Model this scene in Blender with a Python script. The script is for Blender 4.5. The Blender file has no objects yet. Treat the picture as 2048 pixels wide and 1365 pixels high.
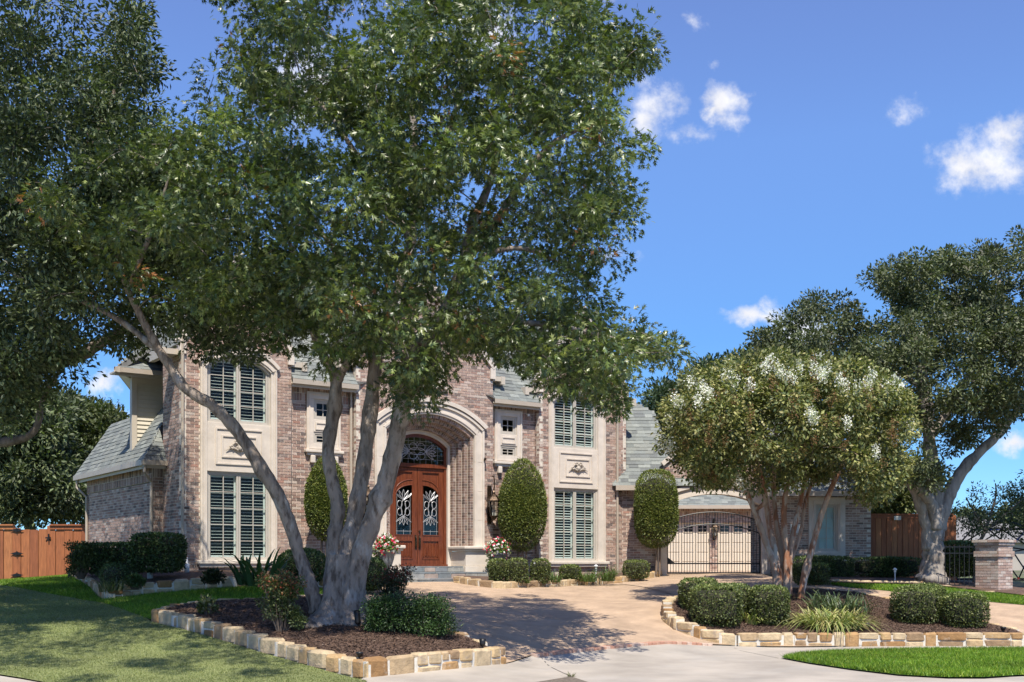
import bpy, bmesh, math, random
import numpy as np
from mathutils import Vector, Matrix
rng = np.random.default_rng(7)
random.seed(7)
# ------------------------------------------------------------------ camera, sky, sun, exposure
sc = bpy.context.scene
F = 2295.0; CX = 1024.0; HZ = 1130.0; EYE = 1.4          # focal length, centre column and horizon row in photo pixels; eye height (m)
cam = bpy.data.cameras.new('camera'); camo = bpy.data.objects.new('camera', cam)
sc.collection.objects.link(camo); sc.camera = camo
camo.location = (0, 0, EYE); camo.rotation_euler = (math.radians(90), 0, 0)
cam.sensor_width = 36; cam.lens = 36 * F / 2048; cam.shift_y = (HZ - 682.5) / 2048
cam.clip_start = 0.1; cam.clip_end = 3000
SUN_EL = math.radians(58); SUN_AZ = math.radians(8)
world = bpy.data.worlds.new('World'); sc.world = world; world.use_nodes = True
SKY_STRENGTH = 0.122
def build_world():
    nt = world.node_tree; N = nt.nodes; L = nt.links
    N.clear()
    def new(t, **k):
        n = N.new(t)
        for a, b in k.items(): setattr(n, a, b)
        return n
    def M(op, a, b=None, c=None, clamp=False):
        n = new('ShaderNodeMath', operation=op, use_clamp=clamp)
        for i, v in enumerate((a, b, c)):
            if v is None: continue
            if isinstance(v, (int, float)): n.inputs[i].default_value = v
            else: L.new(v, n.inputs[i])
        return n.outputs[0]
    sky = new('ShaderNodeTexSky', sky_type='NISHITA', sun_disc=False, sun_elevation=SUN_EL, sun_rotation=math.pi - SUN_AZ, altitude=150, air_density=.65, dust_density=0.0, ozone_density=5.0)
    tc = new('ShaderNodeTexCoord')
    sep = new('ShaderNodeSeparateXYZ'); L.new(tc.outputs['Generated'], sep.inputs[0])
    y = M('MAXIMUM', sep.outputs[1], 0.05)
    px = M('DIVIDE', sep.outputs[0], y); pz = M('DIVIDE', sep.outputs[2], y)
    comb = new('ShaderNodeCombineXYZ'); L.new(px, comb.inputs[0]); L.new(pz, comb.inputs[1])
    def noise(scale, detail, rough, off=0.0):
        mp = new('ShaderNodeMapping'); L.new(comb.outputs[0], mp.inputs[0]); mp.inputs['Location'].default_value = (off, off * 1.7, off * .3)
        n = new('ShaderNodeTexNoise'); n.inputs['Scale'].default_value = scale; n.inputs['Detail'].default_value = detail; n.inputs['Roughness'].default_value = rough
        L.new(mp.outputs[0], n.inputs['Vector']); return n.outputs['Fac']
    n1 = noise(26, 7, .58, 3.1); n2 = noise(26, 7, .58, 11.7); n3 = noise(55, 8, .62, 5.3)
    wx = M('ADD', px, M('MULTIPLY', M('SUBTRACT', n1, .5), .045)); wz = M('ADD', pz, M('MULTIPLY', M('SUBTRACT', n2, .5), .045))
    blobs = [(1448,208,52,50,1.),(1420,230,26,20,.8),(1305,205,62,55,.8),(1285,240,46,48,.9),(1370,272,75,20,.45),(1975,322,98,72,1.),(1935,335,60,52,.9),(2010,275,48,46,.8),(1805,222,32,36,.5),(1388,34,24,14,.38),(1428,130,12,9,.3),
             (1512,634,52,24,.9),(1530,618,20,22,.6),(1600,655,90,36,.9),(216,768,44,22,.85),(205,860,70,60,.85),(2035,655,60,16,.6),(2030,892,52,26,.9),(985,60,60,60,.9),(640,170,150,90,.95),(610,690,90,60,.7),(300,660,90,50,.8),(1228,512,42,20,.42),(1215,5,24,24,.4),(1565,300,10,8,.0),
             (-250,300,150,90,.9),(2350,140,120,60,.9),(2500,620,160,50,.9),(-500,700,180,60,.9),(700,-420,160,80,.9),(1500,-300,90,50,.8),(2200,-500,160,90,.9)]
    tot = None
    for (u, v, rx, ry, w) in blobs:
        if w <= 0: continue
        a = M('MULTIPLY', M('SUBTRACT', wx, (u - CX) / F), F / rx); b = M('MULTIPLY', M('SUBTRACT', wz, (HZ - v) / F), F / ry)
        r = M('SQRT', M('ADD', M('MULTIPLY', a, a), M('MULTIPLY', b, b)))
        d = M('MULTIPLY', M('SUBTRACT', 1.25, r, clamp=False), w)
        tot = d if tot is None else M('MAXIMUM', tot, d)
    den = M('ADD', tot, M('MULTIPLY', M('SUBTRACT', n3, .55), 1.5))
    mr = new('ShaderNodeMapRange', interpolation_type='SMOOTHSTEP'); L.new(den, mr.inputs[0]); mr.inputs[1].default_value = .0; mr.inputs[2].default_value = 1.1
    front = M('GREATER_THAN', sep.outputs[1], .06)
    fac = M('MULTIPLY', M('MULTIPLY', mr.outputs[0], front), .97)
    # cloud body: bright top, faintly greyer where thick
    ramp = new('ShaderNodeMapRange'); L.new(n2, ramp.inputs[0]); ramp.inputs[1].default_value = .3; ramp.inputs[2].default_value = .7; ramp.inputs[3].default_value = 3.6; ramp.inputs[4].default_value = 4.8
    ccol = new('ShaderNodeCombineColor'); L.new(M('MULTIPLY', ramp.outputs[0], .96), ccol.inputs[0]); L.new(M('MULTIPLY', ramp.outputs[0], .96), ccol.inputs[1]); L.new(ramp.outputs[0], ccol.inputs[2])
    tint = new('ShaderNodeMix', data_type='RGBA', blend_type='MULTIPLY'); tint.inputs[0].default_value = 1
    gr = new('ShaderNodeValToRGB'); L.new(sep.outputs[2], gr.inputs[0]); ge = gr.color_ramp.elements; ge[0].position = 0.; ge[0].color = (.36,.53,.64,1); ge[1].position = .5; ge[1].color = (1.14,.99,1.12,1)
    e2 = ge.new(.19); e2.color = (.52,.7,.8,1); e3 = ge.new(.34); e3.color = (.92,.98,1.08,1)
    L.new(sky.outputs[0], tint.inputs[6]); L.new(gr.outputs[0], tint.inputs[7])
    mix = new('ShaderNodeMix', data_type='RGBA'); L.new(fac, mix.inputs[0]); L.new(tint.outputs[2], mix.inputs[6]); L.new(ccol.outputs[0], mix.inputs[7])
    bg = new('ShaderNodeBackground'); bg.inputs[1].default_value = SKY_STRENGTH; L.new(mix.outputs[2], bg.inputs[0])
    out = new('ShaderNodeOutputWorld'); L.new(bg.outputs[0], out.inputs[0])
build_world()
sl = bpy.data.lights.new('sun', 'SUN'); so = bpy.data.objects.new('sun', sl); sc.collection.objects.link(so)
sl.energy = 3.6; sl.angle = math.radians(.53); sl.color = (1, .93, .82)
so.rotation_euler = (math.radians(90) - SUN_EL, 0, SUN_AZ); so.location = (3, -20, 30)
sc.view_settings.view_transform = 'Standard'; sc.view_settings.look = 'None'; sc.view_settings.gamma = 1; sc.view_settings.use_curve_mapping = False
sc.view_settings.exposure = 1.0
sc.cycles.max_bounces = 8; sc.cycles.transparent_max_bounces = 24; sc.cycles.use_denoising = True
# ------------------------------------------------------------------ materials
MATS = {}
def mat(name, col=(.5,.5,.5), rough=.8, attr=False, var=.0, vscale=6., bump=0., bscale=40., spec=.5, metal=0., col2=None, c2scale=3., c2lo=.45, c2hi=.6, stretch=(1,1,1), objrand=None, trans=0., col3=None, c3scale=30., c3lo=.6, c3hi=.7, detail=6.):
    """procedural principled material: base colour (or the piece's own colour attribute), patches of a 2nd/3rd colour, value noise, fine bump"""
    if name in MATS: return MATS[name]
    m = bpy.data.materials.new(name); m.use_nodes = True; MATS[name] = m
    nt = m.node_tree; N = nt.nodes; L = nt.links; N.clear()
    out = N.new('ShaderNodeOutputMaterial'); b = N.new('ShaderNodeBsdfPrincipled')
    b.inputs['Roughness'].default_value = rough; b.inputs['Specular IOR Level'].default_value = spec; b.inputs['Metallic'].default_value = metal
    geo = N.new('ShaderNodeNewGeometry'); mp = N.new('ShaderNodeMapping'); mp.inputs['Scale'].default_value = stretch; L.new(geo.outputs['Position'], mp.inputs[0])
    def noise(s, d=detail, r=.6):
        n = N.new('ShaderNodeTexNoise'); n.inputs['Scale'].default_value = s; n.inputs['Detail'].default_value = d; n.inputs['Roughness'].default_value = r
        L.new(mp.outputs[0], n.inputs['Vector']); return n.outputs['Fac']
    def mixc(f, a, bb, t='MIX'):
        x = N.new('ShaderNodeMix'); x.data_type = 'RGBA'; x.blend_type = t
        if isinstance(f, (int, float)): x.inputs[0].default_value = f
        else: L.new(f, x.inputs[0])
        for i, v in ((6, a), (7, bb)):
            if isinstance(v, tuple): x.inputs[i].default_value = (*v[:3], 1)
            else: L.new(v, x.inputs[i])
        return x.outputs[2]
    def mrange(s, lo, hi, a=0., bb=1.):
        r = N.new('ShaderNodeMapRange'); L.new(s, r.inputs[0]); r.inputs[1].default_value = lo; r.inputs[2].default_value = hi; r.inputs[3].default_value = a; r.inputs[4].default_value = bb; return r.outputs[0]
    if objrand:
        oi = N.new('ShaderNodeObjectInfo'); cr = N.new('ShaderNodeValToRGB'); cr.color_ramp.interpolation = 'CONSTANT'
        el = cr.color_ramp.elements
        for i, c in enumerate(objrand):
            e = el[i] if i < 2 else el.new(.5)
            e.position = i / len(objrand); e.color = (*c, 1)
        L.new(oi.outputs['Random'], cr.inputs[0]); c = cr.outputs[0]
    elif attr:
        at = N.new('ShaderNodeAttribute'); at.attribute_name = 'Col'; c = at.outputs['Color']
    else: c = tuple(col)
    if col2: c = mixc(mrange(noise(c2scale), c2lo, c2hi), c, tuple(col2))
    if col3: c = mixc(mrange(noise(c3scale), c3lo, c3hi), c, tuple(col3))
    if var:
        v = mrange(noise(vscale), .3, .7, 1 - var, 1 + var); cc = N.new('ShaderNodeCombineColor')
        for i in range(3): L.new(v, cc.inputs[i])
        c = mixc(1., c, cc.outputs[0], 'MULTIPLY')
    if isinstance(c, tuple): b.inputs['Base Color'].default_value = (*c[:3], 1)
    else: L.new(c, b.inputs['Base Color'])
    if bump:
        bm_ = N.new('ShaderNodeBump'); bm_.inputs['Strength'].default_value = 1; bm_.inputs['Distance'].default_value = bump; L.new(noise(bscale, 5, .65), bm_.inputs['Height']); L.new(bm_.outputs[0], b.inputs['Normal'])
    sh = b.outputs[0]
    if trans:
        t = N.new('ShaderNodeBsdfTranslucent'); ms = N.new('ShaderNodeMixShader'); ms.inputs[0].default_value = trans
        lc = mixc(1., c, (1.25, 1.5, .5), 'MULTIPLY')
        L.new(lc, t.inputs[0]); L.new(sh, ms.inputs[1]); L.new(t.outputs[0], ms.inputs[2]); sh = ms.outputs[0]
    L.new(sh, out.inputs[0])
    return m
def glass_mat(name, tint=(.9,.95,.95), ior=1.5, base=.04):
    m = bpy.data.materials.new(name); m.use_nodes = True; nt = m.node_tree; N = nt.nodes; L = nt.links; N.clear(); MATS[name] = m
    out = N.new('ShaderNodeOutputMaterial'); t = N.new('ShaderNodeBsdfTransparent'); t.inputs[0].default_value = (*tint, 1)
    g = N.new('ShaderNodeBsdfGlossy'); g.inputs['Roughness'].default_value = .02
    fr = N.new('ShaderNodeFresnel'); fr.inputs[0].default_value = ior
    ad = N.new('ShaderNodeMath'); ad.operation = 'ADD'; ad.use_clamp = True; ad.inputs[1].default_value = base; L.new(fr.outputs[0], ad.inputs[0])
    geo = N.new('ShaderNodeNewGeometry'); n = N.new('ShaderNodeTexNoise'); n.inputs['Scale'].default_value = 1.6; L.new(geo.outputs['Position'], n.inputs['Vector'])
    bp = N.new('ShaderNodeBump'); bp.inputs['Distance'].default_value = .001; L.new(n.outputs['Fac'], bp.inputs['Height']); L.new(bp.outputs[0], g.inputs['Normal'])
    inv = N.new('ShaderNodeMath'); inv.operation = 'SUBTRACT'; inv.inputs[0].default_value = 1; L.new(geo.outputs['Backfacing'], inv.inputs[1]); mu = N.new('ShaderNodeMath'); mu.operation = 'MULTIPLY'; L.new(ad.outputs[0], mu.inputs[0]); L.new(inv.outputs[0], mu.inputs[1])      # only the outer face of a pane mirrors
    ms = N.new('ShaderNodeMixShader'); L.new(mu.outputs[0], ms.inputs[0]); L.new(t.outputs[0], ms.inputs[1]); L.new(g.outputs[0], ms.inputs[2]); L.new(ms.outputs[0], out.inputs[0])
    return m
# ------------------------------------------------------------------ object and mesh helpers
COL = sc.collection
LOCS = {}
def tag(o, label=None, cat=None, group=None, kind=None):
    if label: o['label'] = label
    if cat: o['category'] = cat
    if group: o['group'] = group
    if kind: o['kind'] = kind
    return o
def thing(name, label, cat, loc, group=None):
    o = bpy.data.objects.new(name, None); COL.objects.link(o); o.location = loc; LOCS[o.name] = np.array(loc, float); o.empty_display_size = .2
    return tag(o, label, cat, group)
def wloc(o): return LOCS[o.name]
def place(name, me, loc, parent=None, rotz=0., scale=None, rot=None):
    """link an object whose mesh data may be shared; loc is in world coordinates (parents carry no rotation)"""
    o = bpy.data.objects.new(name, me); COL.objects.link(o); loc = np.array(loc, float); LOCS[o.name] = loc
    if parent is not None: o.parent = parent; o.location = loc - wloc(parent)
    else: o.location = loc
    if rot is not None: o.rotation_euler = rot
    elif rotz: o.rotation_euler = (0, 0, rotz)
    if scale is not None: o.scale = scale
    return o
def mesh_np(name, V, Fs, mat_, col=None, smooth=False):
    """V (n,3); Fs list of arrays (m,k) of same-k faces"""
    me = bpy.data.meshes.new(name); V = np.asarray(V, np.float32)
    Fs = [np.asarray(f, np.int32) for f in Fs if len(f)]
    loops = np.concatenate([f.ravel() for f in Fs]); tot = np.concatenate([np.full(len(f), f.shape[1], np.int32) for f in Fs])
    me.vertices.add(len(V)); me.vertices.foreach_set('co', V.ravel())
    me.loops.add(len(loops)); me.loops.foreach_set('vertex_index', loops)
    me.polygons.add(len(tot)); st = np.concatenate([[0], np.cumsum(tot)[:-1]]).astype(np.int32)
    me.polygons.foreach_set('loop_start', st); me.polygons.foreach_set('loop_total', tot)
    me.polygons.foreach_set('use_smooth', np.full(len(tot), bool(smooth)))
    me.update(calc_edges=True); me.validate()
    if col is not None:
        a = me.attributes.new('Col', 'FLOAT_COLOR', 'POINT'); c = np.ones((len(V), 4), np.float32); c[:, :3] = col; a.data.foreach_set('color', c.ravel())
    if mat_ is not None: me.materials.append(mat_)
    return me
BOXF = np.array([[0,3,2,1],[4,5,6,7],[0,1,5,4],[1,2,6,5],[2,3,7,6],[3,0,4,7]])
class MB:
    def __init__(s): s.V = []; s.Q = []; s.T = []; s.C = []; s.n = 0
    def add(s, V, Q=None, T=None, col=None):
        V = np.asarray(V, float)
        if Q is not None and len(Q): s.Q.append(np.asarray(Q) + s.n)
        if T is not None and len(T): s.T.append(np.asarray(T) + s.n)
        s.V.append(V); s.C.append(np.tile(np.array(col if col is not None else (.5,.5,.5), float), (len(V), 1)) if col is None or np.ndim(col) == 1 else col); s.n += len(V); return s
    def box(s, fr, x0, x1, y0, y1, z0, z1, col=None):
        p = np.array([[x0,y0,z0],[x1,y0,z0],[x1,y1,z0],[x0,y1,z0],[x0,y0,z1],[x1,y0,z1],[x1,y1,z1],[x0,y1,z1]], float)
        return s.add(fr(p), Q=BOXF, col=col)
    def prism(s, fr, poly, y0, y1, col=None):
        """poly in (x,z) extruded from y0 (front) to y1"""
        n = len(poly); P = np.array([[x, y0, z] for x, z in poly] + [[x, y1, z] for x, z in poly], float)
        q = [[i, (i+1) % n, n + (i+1) % n, n + i] for i in range(n)]
        base = s.n; s.add(fr(P), Q=q, col=col)
        c = P[:n].mean(0); P2 = np.vstack([P, c, c + [0, y1 - y0, 0]])
        t = [[2*n, (i+1) % n, i] for i in range(n)] + [[2*n+1, n+i, n+(i+1) % n] for i in range(n)]
        s.add(fr(P2), T=t, col=col); return s
    def sweep(s, pts, rad, sides=6, col=None, caps=True, flat=None):
        pts = np.asarray(pts, float); n = len(pts); rad = np.broadcast_to(np.asarray(rad, float), (n,))
        tan = np.gradient(pts, axis=0); tan /= np.linalg.norm(tan, axis=1)[:, None] + 1e-9
        up = np.array([0, 0, 1.]) if abs(tan[0][2]) < .9 else np.array([1., 0, 0])
        V = []; a = np.linspace(0, 2*np.pi, sides, endpoint=False); uu = np.cross(tan[0], up); uu /= np.linalg.norm(uu) + 1e-9
        for i in range(n):
            uu = uu - tan[i] * (uu @ tan[i]); uu /= np.linalg.norm(uu) + 1e-9; w = np.cross(tan[i], uu)
            V.append(pts[i] + rad[i] * (np.cos(a)[:, None] * uu + np.sin(a)[:, None] * w))
        V = np.concatenate(V); q = []
        for i in range(n - 1):
            for k in range(sides): q.append([i*sides+k, i*sides+(k+1) % sides, (i+1)*sides+(k+1) % sides, (i+1)*sides+k])
        t = []
        if caps:
            V = np.vstack([V, pts[0], pts[-1]]); m = n*sides
            for k in range(sides): t.append([m, (k+1) % sides, k]); t.append([m+1, (n-1)*sides+k, (n-1)*sides+(k+1) % sides])
        return s.add(V, Q=q, T=t, col=col)
    def lathe(s, c, prof, sides=12, col=None, square=False):
        c = np.asarray(c, float); V = []; a = np.linspace(0, 2*np.pi, sides, endpoint=False) + (np.pi/4 if square else 0)
        for r, z in prof: V.append(np.stack([c[0] + r*np.cos(a), c[1] + r*np.sin(a), np.full(sides, c[2] + z)], 1))
        q = [[i*sides+k, i*sides+(k+1) % sides, (i+1)*sides+(k+1) % sides, (i+1)*sides+k] for i in range(len(prof)-1) for k in range(sides)]
        return s.add(np.concatenate(V), Q=q, col=col)
    def empty(s): return s.n == 0
    def mesh(s, name, mat_, smooth=False, center=None):
        V = np.concatenate(s.V); c = np.array(center, float) if center is not None else (V.min(0) + V.max(0)) / 2
        return mesh_np(name, V - c, [np.concatenate(x) for x in (s.Q, s.T) if x], mat_, np.concatenate(s.C), smooth), c
    def build(s, name, mat_, parent=None, smooth=False, kind=None, label=None, cat=None, group=None, bevel=0.):
        me, c = s.mesh(name, mat_, smooth); o = place(name, me, c, parent)
        if bevel:
            bv = o.modifiers.new('bevel', 'BEVEL'); bv.width = bevel; bv.segments = 2; bv.limit_method = 'ANGLE'
        return tag(o, label, cat, group, kind)
ident = lambda p: np.asarray(p, float)
def frame(o, ang):
    c, s_ = math.cos(ang), math.sin(ang); R = np.array([[c, -s_, 0], [s_, c, 0], [0, 0, 1.]]); o = np.array([o[0], o[1], o[2] if len(o) > 2 else 0.], float)
    f = lambda p: np.asarray(p, float) @ R.T + o
    f.ang = ang; f.R = R; f.o = o
    return f
def at(u, v, d): return np.array([(u - CX) / F * d, d, EYE - (v - HZ) / F * d])
def inpoly(P, x, y):
    P = np.asarray(P, float); r = np.zeros(len(x), bool); j = len(P) - 1
    for i in range(len(P)):
        c = ((P[i,1] > y) != (P[j,1] > y)) & (x < (P[j,0]-P[i,0]) * (y-P[i,1]) / (P[j,1]-P[i,1] + 1e-12) + P[i,0]); r ^= c; j = i
    return r
def polydist(P, x, y):
    P = np.asarray(P, float); d = np.full(len(x), 1e9)
    for i in range(len(P)):
        a, b = P[i], P[(i+1) % len(P)]; ab = b - a; t = np.clip(((x-a[0])*ab[0] + (y-a[1])*ab[1]) / (ab @ ab + 1e-9), 0, 1)
        d = np.minimum(d, np.hypot(x-a[0]-t*ab[0], y-a[1]-t*ab[1]))
    return d
# ------------------------------------------------------------------ terrain: a smooth surface through spot heights
_cp = [  # photo column, row, distance (m) of points on the ground
 (362,1163,25.0),(582,1163,26.4),(835,1166,27.2),(1130,1168,30.2),(1250,1160,31.6),(1430,1148,32.6),(1650,1167,28.3),(1985,1184,27.4),(2200,1190,27.4),(1480,1291,20.1),(1760,1291,20.1),(2048,1291,20.1),(2300,1291,20.1),
 (735,1353,14.4),(1012,1327,16.3),(1065,1311,17.1),(1330,1286,19.3),(300,1243,18.2),(520,1302,16.0),(0,1352,14.2),(-200,1340,14.5),(0,1163,31.0),(-200,1160,32.),(180,1150,31.),(205,1198,22.8),(0,1240,19.2),(0,1300,16.3),(-300,1240,19.5),
 (690,1240,17.6),(905,1283,16.6),(1000,1180,26.2),(1100,1235,21.4),(720,1190,25.0),(560,1175,24.0),(380,1222,19.6),(1600,1196,24.8),(1340,1215,22.5),(1200,1200,25.),(2040,1222,23.2),(2250,1232,23.),(1750,1180,26.6),(1850,1166,29.0),(1750,1160,31.),
 (1440,1143,46.),(1300,1146,40.),(600,1140,40.),(-100,1146,45.),(2000,1150,40.)]
_A = np.array([[*(at(u, v, d)[:2]), at(u, v, d)[2]] for u, v, d in _cp] +
   [[x, y, z] for x, y, z in [(-20,14,0),(-8,13,0.02),(0,12.5,0),(6,14,0),(12,15,0),(25,18,0),(-20,20,.35),(0,5,0),(10,5,0),(-10,5,0),(-20,0,0),(20,0,0),(0,-10,0),(30,30,.7),(-30,35,.95),(20,40,1.0),(40,50,1.0),(-30,60,1.0),(0,60,1.1),(30,70,1.05)]])
def _tps(r2): return np.where(r2 > 1e-9, .5 * r2 * np.log(r2 + 1e-12), 0.)
_n = len(_A); _K = _tps(((_A[:,None,:2]-_A[None,:,:2])**2).sum(2)) + np.eye(_n) * .6
_P = np.hstack([np.ones((_n,1)), _A[:,:2]]); _S = np.zeros((_n+3,_n+3)); _S[:_n,:_n] = _K; _S[:_n,_n:] = _P; _S[_n:,:_n] = _P.T
_W = np.linalg.solve(_S, np.concatenate([_A[:,2], np.zeros(3)]))
def G(x, y):
    x = np.atleast_1d(np.asarray(x, float)); y = np.atleast_1d(np.asarray(y, float)); shp = x.shape; x = x.ravel(); y = y.ravel()
    xc = np.clip(x, -28, 38); yc = np.clip(y, -8, 66)
    r2 = (xc[:,None]-_A[None,:,0])**2 + (yc[:,None]-_A[None,:,1])**2
    z = _tps(r2) @ _W[:_n] + _W[_n] + _W[_n+1]*xc + _W[_n+2]*yc
    return np.clip(z, -.05, 1.25).reshape(shp)
def g1(x, y): return float(G(x, y)[0])
_ds = np.concatenate([np.arange(6, 50, .05), np.arange(50, 120, .5)])
def gp(u, v, off=0.):
    """the point of the ground (raised by off) seen at photo pixel (u, v)"""
    x = (u - CX) / F * _ds; z = EYE - (v - HZ) / F * _ds; below = z - (G(x, _ds) + off)
    i = np.argmax(below <= 0) if (below <= 0).any() else len(_ds) - 1
    d = _ds[i]
    if i > 0 and below[i-1] > 0:
        t = below[i-1] / (below[i-1] - below[i] + 1e-9); d = _ds[i-1] + t * (_ds[i] - _ds[i-1])
    X = (u - CX) / F * d
    return np.array([X, d, g1(X, d) + off])
def gpoly(px, off=0.): return [tuple(gp(u, v, off)[:2]) for u, v in px]
def sheet(name, polys, off, mat_, step=.5, kind='structure', dens=None, label=None, cat=None, zf=None, skirt=0.):
    """a sheet that follows the ground inside the given outline(s)"""
    bm = bmesh.new()
    for P in polys:
        vs = [bm.verts.new((x, y, 0)) for x, y in P]
        try: bm.faces.new(vs)
        except ValueError: pass
    xs = [v.co.x for v in bm.verts]; ys = [v.co.y for v in bm.verts]
    bmesh.ops.triangulate(bm, faces=bm.faces[:])
    for ax, lo, hi in ((0, min(xs), max(xs)), (1, min(ys), max(ys))):
        k = math.ceil(lo / step)
        while k * step < hi:
            nrm = Vector((1,0,0)) if ax == 0 else Vector((0,1,0)); bmesh.ops.bisect_plane(bm, geom=bm.verts[:]+bm.edges[:]+bm.faces[:], plane_co=nrm * (k*step), plane_no=nrm); k += 1
    co = np.array([v.co[:2] for v in bm.verts]); z = (G(co[:,0], co[:,1]) + off) if zf is None else zf(co[:,0], co[:,1])
    for v, zz in zip(bm.verts, z): v.co.z = zz
    bmesh.ops.recalc_face_normals(bm, faces=bm.faces[:])
    for f in bm.faces:
        if f.normal.z < 0: f.normal_flip()
        f.smooth = True
    if skirt:
        r = bmesh.ops.extrude_edge_only(bm, edges=[e for e in bm.edges if e.is_boundary])
        for v in r['geom']:
            if isinstance(v, bmesh.types.BMVert): v.co.z -= skirt
    me = bpy.data.meshes.new(name); bm.to_mesh(me); bm.free(); me.materials.append(mat_)
    o = bpy.data.objects.new(name, me); COL.objects.link(o); LOCS[o.name] = np.zeros(3); tag(o, label, cat, None, kind); return o
# ------------------------------------------------------------------ the ground and its sheets
M_soil = mat('far_ground_mat', (.09,.11,.04), .95, var=.3, vscale=.4, col2=(.14,.12,.07), c2scale=.3)
M_conc = mat('concrete_mat', (.36,.32,.27), .9, var=.22, vscale=.9, bump=.003, bscale=90, col2=(.36,.33,.29), c2scale=.8, c2lo=.5, c2hi=.72, col3=(.3,.28,.25), c3scale=60, c3lo=.62, c3hi=.75)
M_agg = mat('aggregate_mat', (.37,.26,.17), .92, var=.22, vscale=2.2, bump=.006, bscale=130, col2=(.5,.37,.26), c2scale=150, c2lo=.48, c2hi=.56, col3=(.22,.14,.09), c3scale=110, c3lo=.58, c3hi=.64)
M_mulch = mat('mulch_mat', (.15,.09,.06), .95, var=.35, vscale=12, bump=.02, bscale=45, col2=(.055,.033,.024), c2scale=30, c2lo=.45, c2hi=.58, col3=(.2,.13,.09), c3scale=70, c3lo=.62, c3hi=.7)
M_turf = mat('artificial_turf_mat', (.2,.225,.08), .9, var=.2, vscale=1.2, bump=.006, bscale=160, col2=(.14,.17,.06), c2scale=90, c2lo=.42, c2hi=.6)
M_lawn = mat('lawn_soil_mat', (.05,.11,.012), .9, var=.3, vscale=3, bump=.01, bscale=80, col2=(.035,.07,.01), c2scale=20)
def ground_base():
    xs = np.concatenate([np.linspace(-600,-40,12), np.arange(-36,44,1.), np.linspace(48,600,12)]); ys = np.concatenate([np.linspace(-60,-10,4), np.arange(-6,62,1.), np.linspace(66,140,8), np.linspace(180,1500,8)])
    X, Y = np.meshgrid(xs, ys); near = (X > -28) & (X < 38) & (Y > -8) & (Y < 60)
    Z = G(X, Y) - np.where(near, .09, .05); n, m = X.shape; idx = np.arange(n*m).reshape(n, m)
    q = np.stack([idx[:-1,:-1], idx[:-1,1:], idx[1:,1:], idx[1:,:-1]], -1).reshape(-1, 4)
    o = place('ground', mesh_np('ground', np.stack([X, Y, Z], -1).reshape(-1, 3), [q], M_soil, smooth=True), (0,0,0)); tag(o, kind='structure')
ground_base()
def px(*a): return [tuple(gp(u, v)[:2]) for u, v in a]
# apron + sidewalk + street edge, all poured concrete
apron = px((700,1366),(735,1354),(1012,1328),(1065,1312),(1200,1297),(1330,1286),(1425,1291),(1480,1293),(1760,1293),(2048,1293),(2420,1293)) + [(14.5,9.),(14.5,-6),(-2.2,-6.),(-2.2,12.6)]
sheet('concrete_apron', [apron], .0, M_conc)
sheet('sidewalk', [px((-420,1330),(0,1352),(45,1359),(100,1369)) + [(-4.6,12.5),(-2.2,12.0),(-2.2,-6),(-16,-6),(-16,13.)]], .0, M_conc)
drive = px((1012,1328),(960,1300),(905,1280),(820,1256),(740,1226),(690,1204),(690,1190),(745,1186),(760,1172),(820,1166),(905,1165),(960,1174),(1000,1178),(1100,1174),(1230,1168),(1290,1160),(1325,1152)) + \
        [(4.2,33.),(4.0,47),(11.5,47),(8.0,33.)] + px((1525,1150),(1560,1160),(1620,1168),(1700,1177),(1780,1184),(1900,1199),(2048,1212),(2420,1240)) + px((2420,1292),(2048,1292),(1760,1292),(1480,1292),(1425,1290),(1330,1285),(1200,1296),(1065,1311))
sheet('driveway', [drive], .012, M_agg)
turf_px = [(-420,1152),(0,1172),(80,1186),(150,1198),(205,1207),(290,1237),(305,1246),(405,1271),(520,1306),(640,1340),(735,1364)]
turf = px(*turf_px) + px((720,1372)) + [(-2.25,12.8),(-4.5,12.6)] + px((98,1368),(45,1358),(0,1351),(-420,1329))
sheet('artificial_turf', [turf], .012, M_turf)
lawnL = px((-420,1152),(0,1172),(80,1186),(150,1198),(205,1207),(290,1237),(305,1240),(345,1230),(400,1222),(560,1215),(655,1207),(690,1200),(690,1186),(640,1180),(560,1176),(470,1176),(300,1190),(205,1201),(190,1188),(130,1152),(60,1158),(0,1163),(-420,1160))
sheet('lawn', [lawnL], .0, M_lawn)
lawnR = px((1660,1170),(1720,1170),(1850,1173),(1950,1185),(2048,1196),(2420,1222),(2420,1240),(2048,1212),(1900,1199),(1780,1184),(1700,1177))
sheet('lawn', [lawnR], .018, M_lawn)
lawnF = px((1562,1318),(1600,1311),(1660,1307),(1800,1303),(2048,1301),(2420,1300),(2420,1345),(2048,1353),(1970,1358),(1900,1358),(1800,1353),(1700,1341),(1620,1329))
sheet('lawn', [lawnF], .022, M_lawn)
# brick soldier strip between apron and drive: single pavers
strip_l = [gp(u, v) for u, v in ((1062,1312),(1130,1304),(1200,1297),(1265,1291),(1330,1286),(1380,1288),(1425,1291))]
def path_pts(P, step):
    P = np.array(P); d = np.concatenate([[0], np.cumsum(np.linalg.norm(np.diff(P[:,:2], axis=0), axis=1))]); s = np.arange(step/2, d[-1], step)
    x = np.interp(s, d, P[:,0]); y = np.interp(s, d, P[:,1]); x2 = np.interp(s+.05, d, P[:,0]); y2 = np.interp(s+.05, d, P[:,1]); x1 = np.interp(s-.05, d, P[:,0]); y1 = np.interp(s-.05, d, P[:,1])
    return x, y, np.arctan2(y2-y1, x2-x1)
M_paver = mat('paver_mat', rough=.9, objrand=[(.45,.26,.18),(.5,.33,.24),(.42,.22,.15),(.52,.38,.3),(.4,.25,.2)], var=.2, vscale=25, bump=.003, bscale=90)
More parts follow.
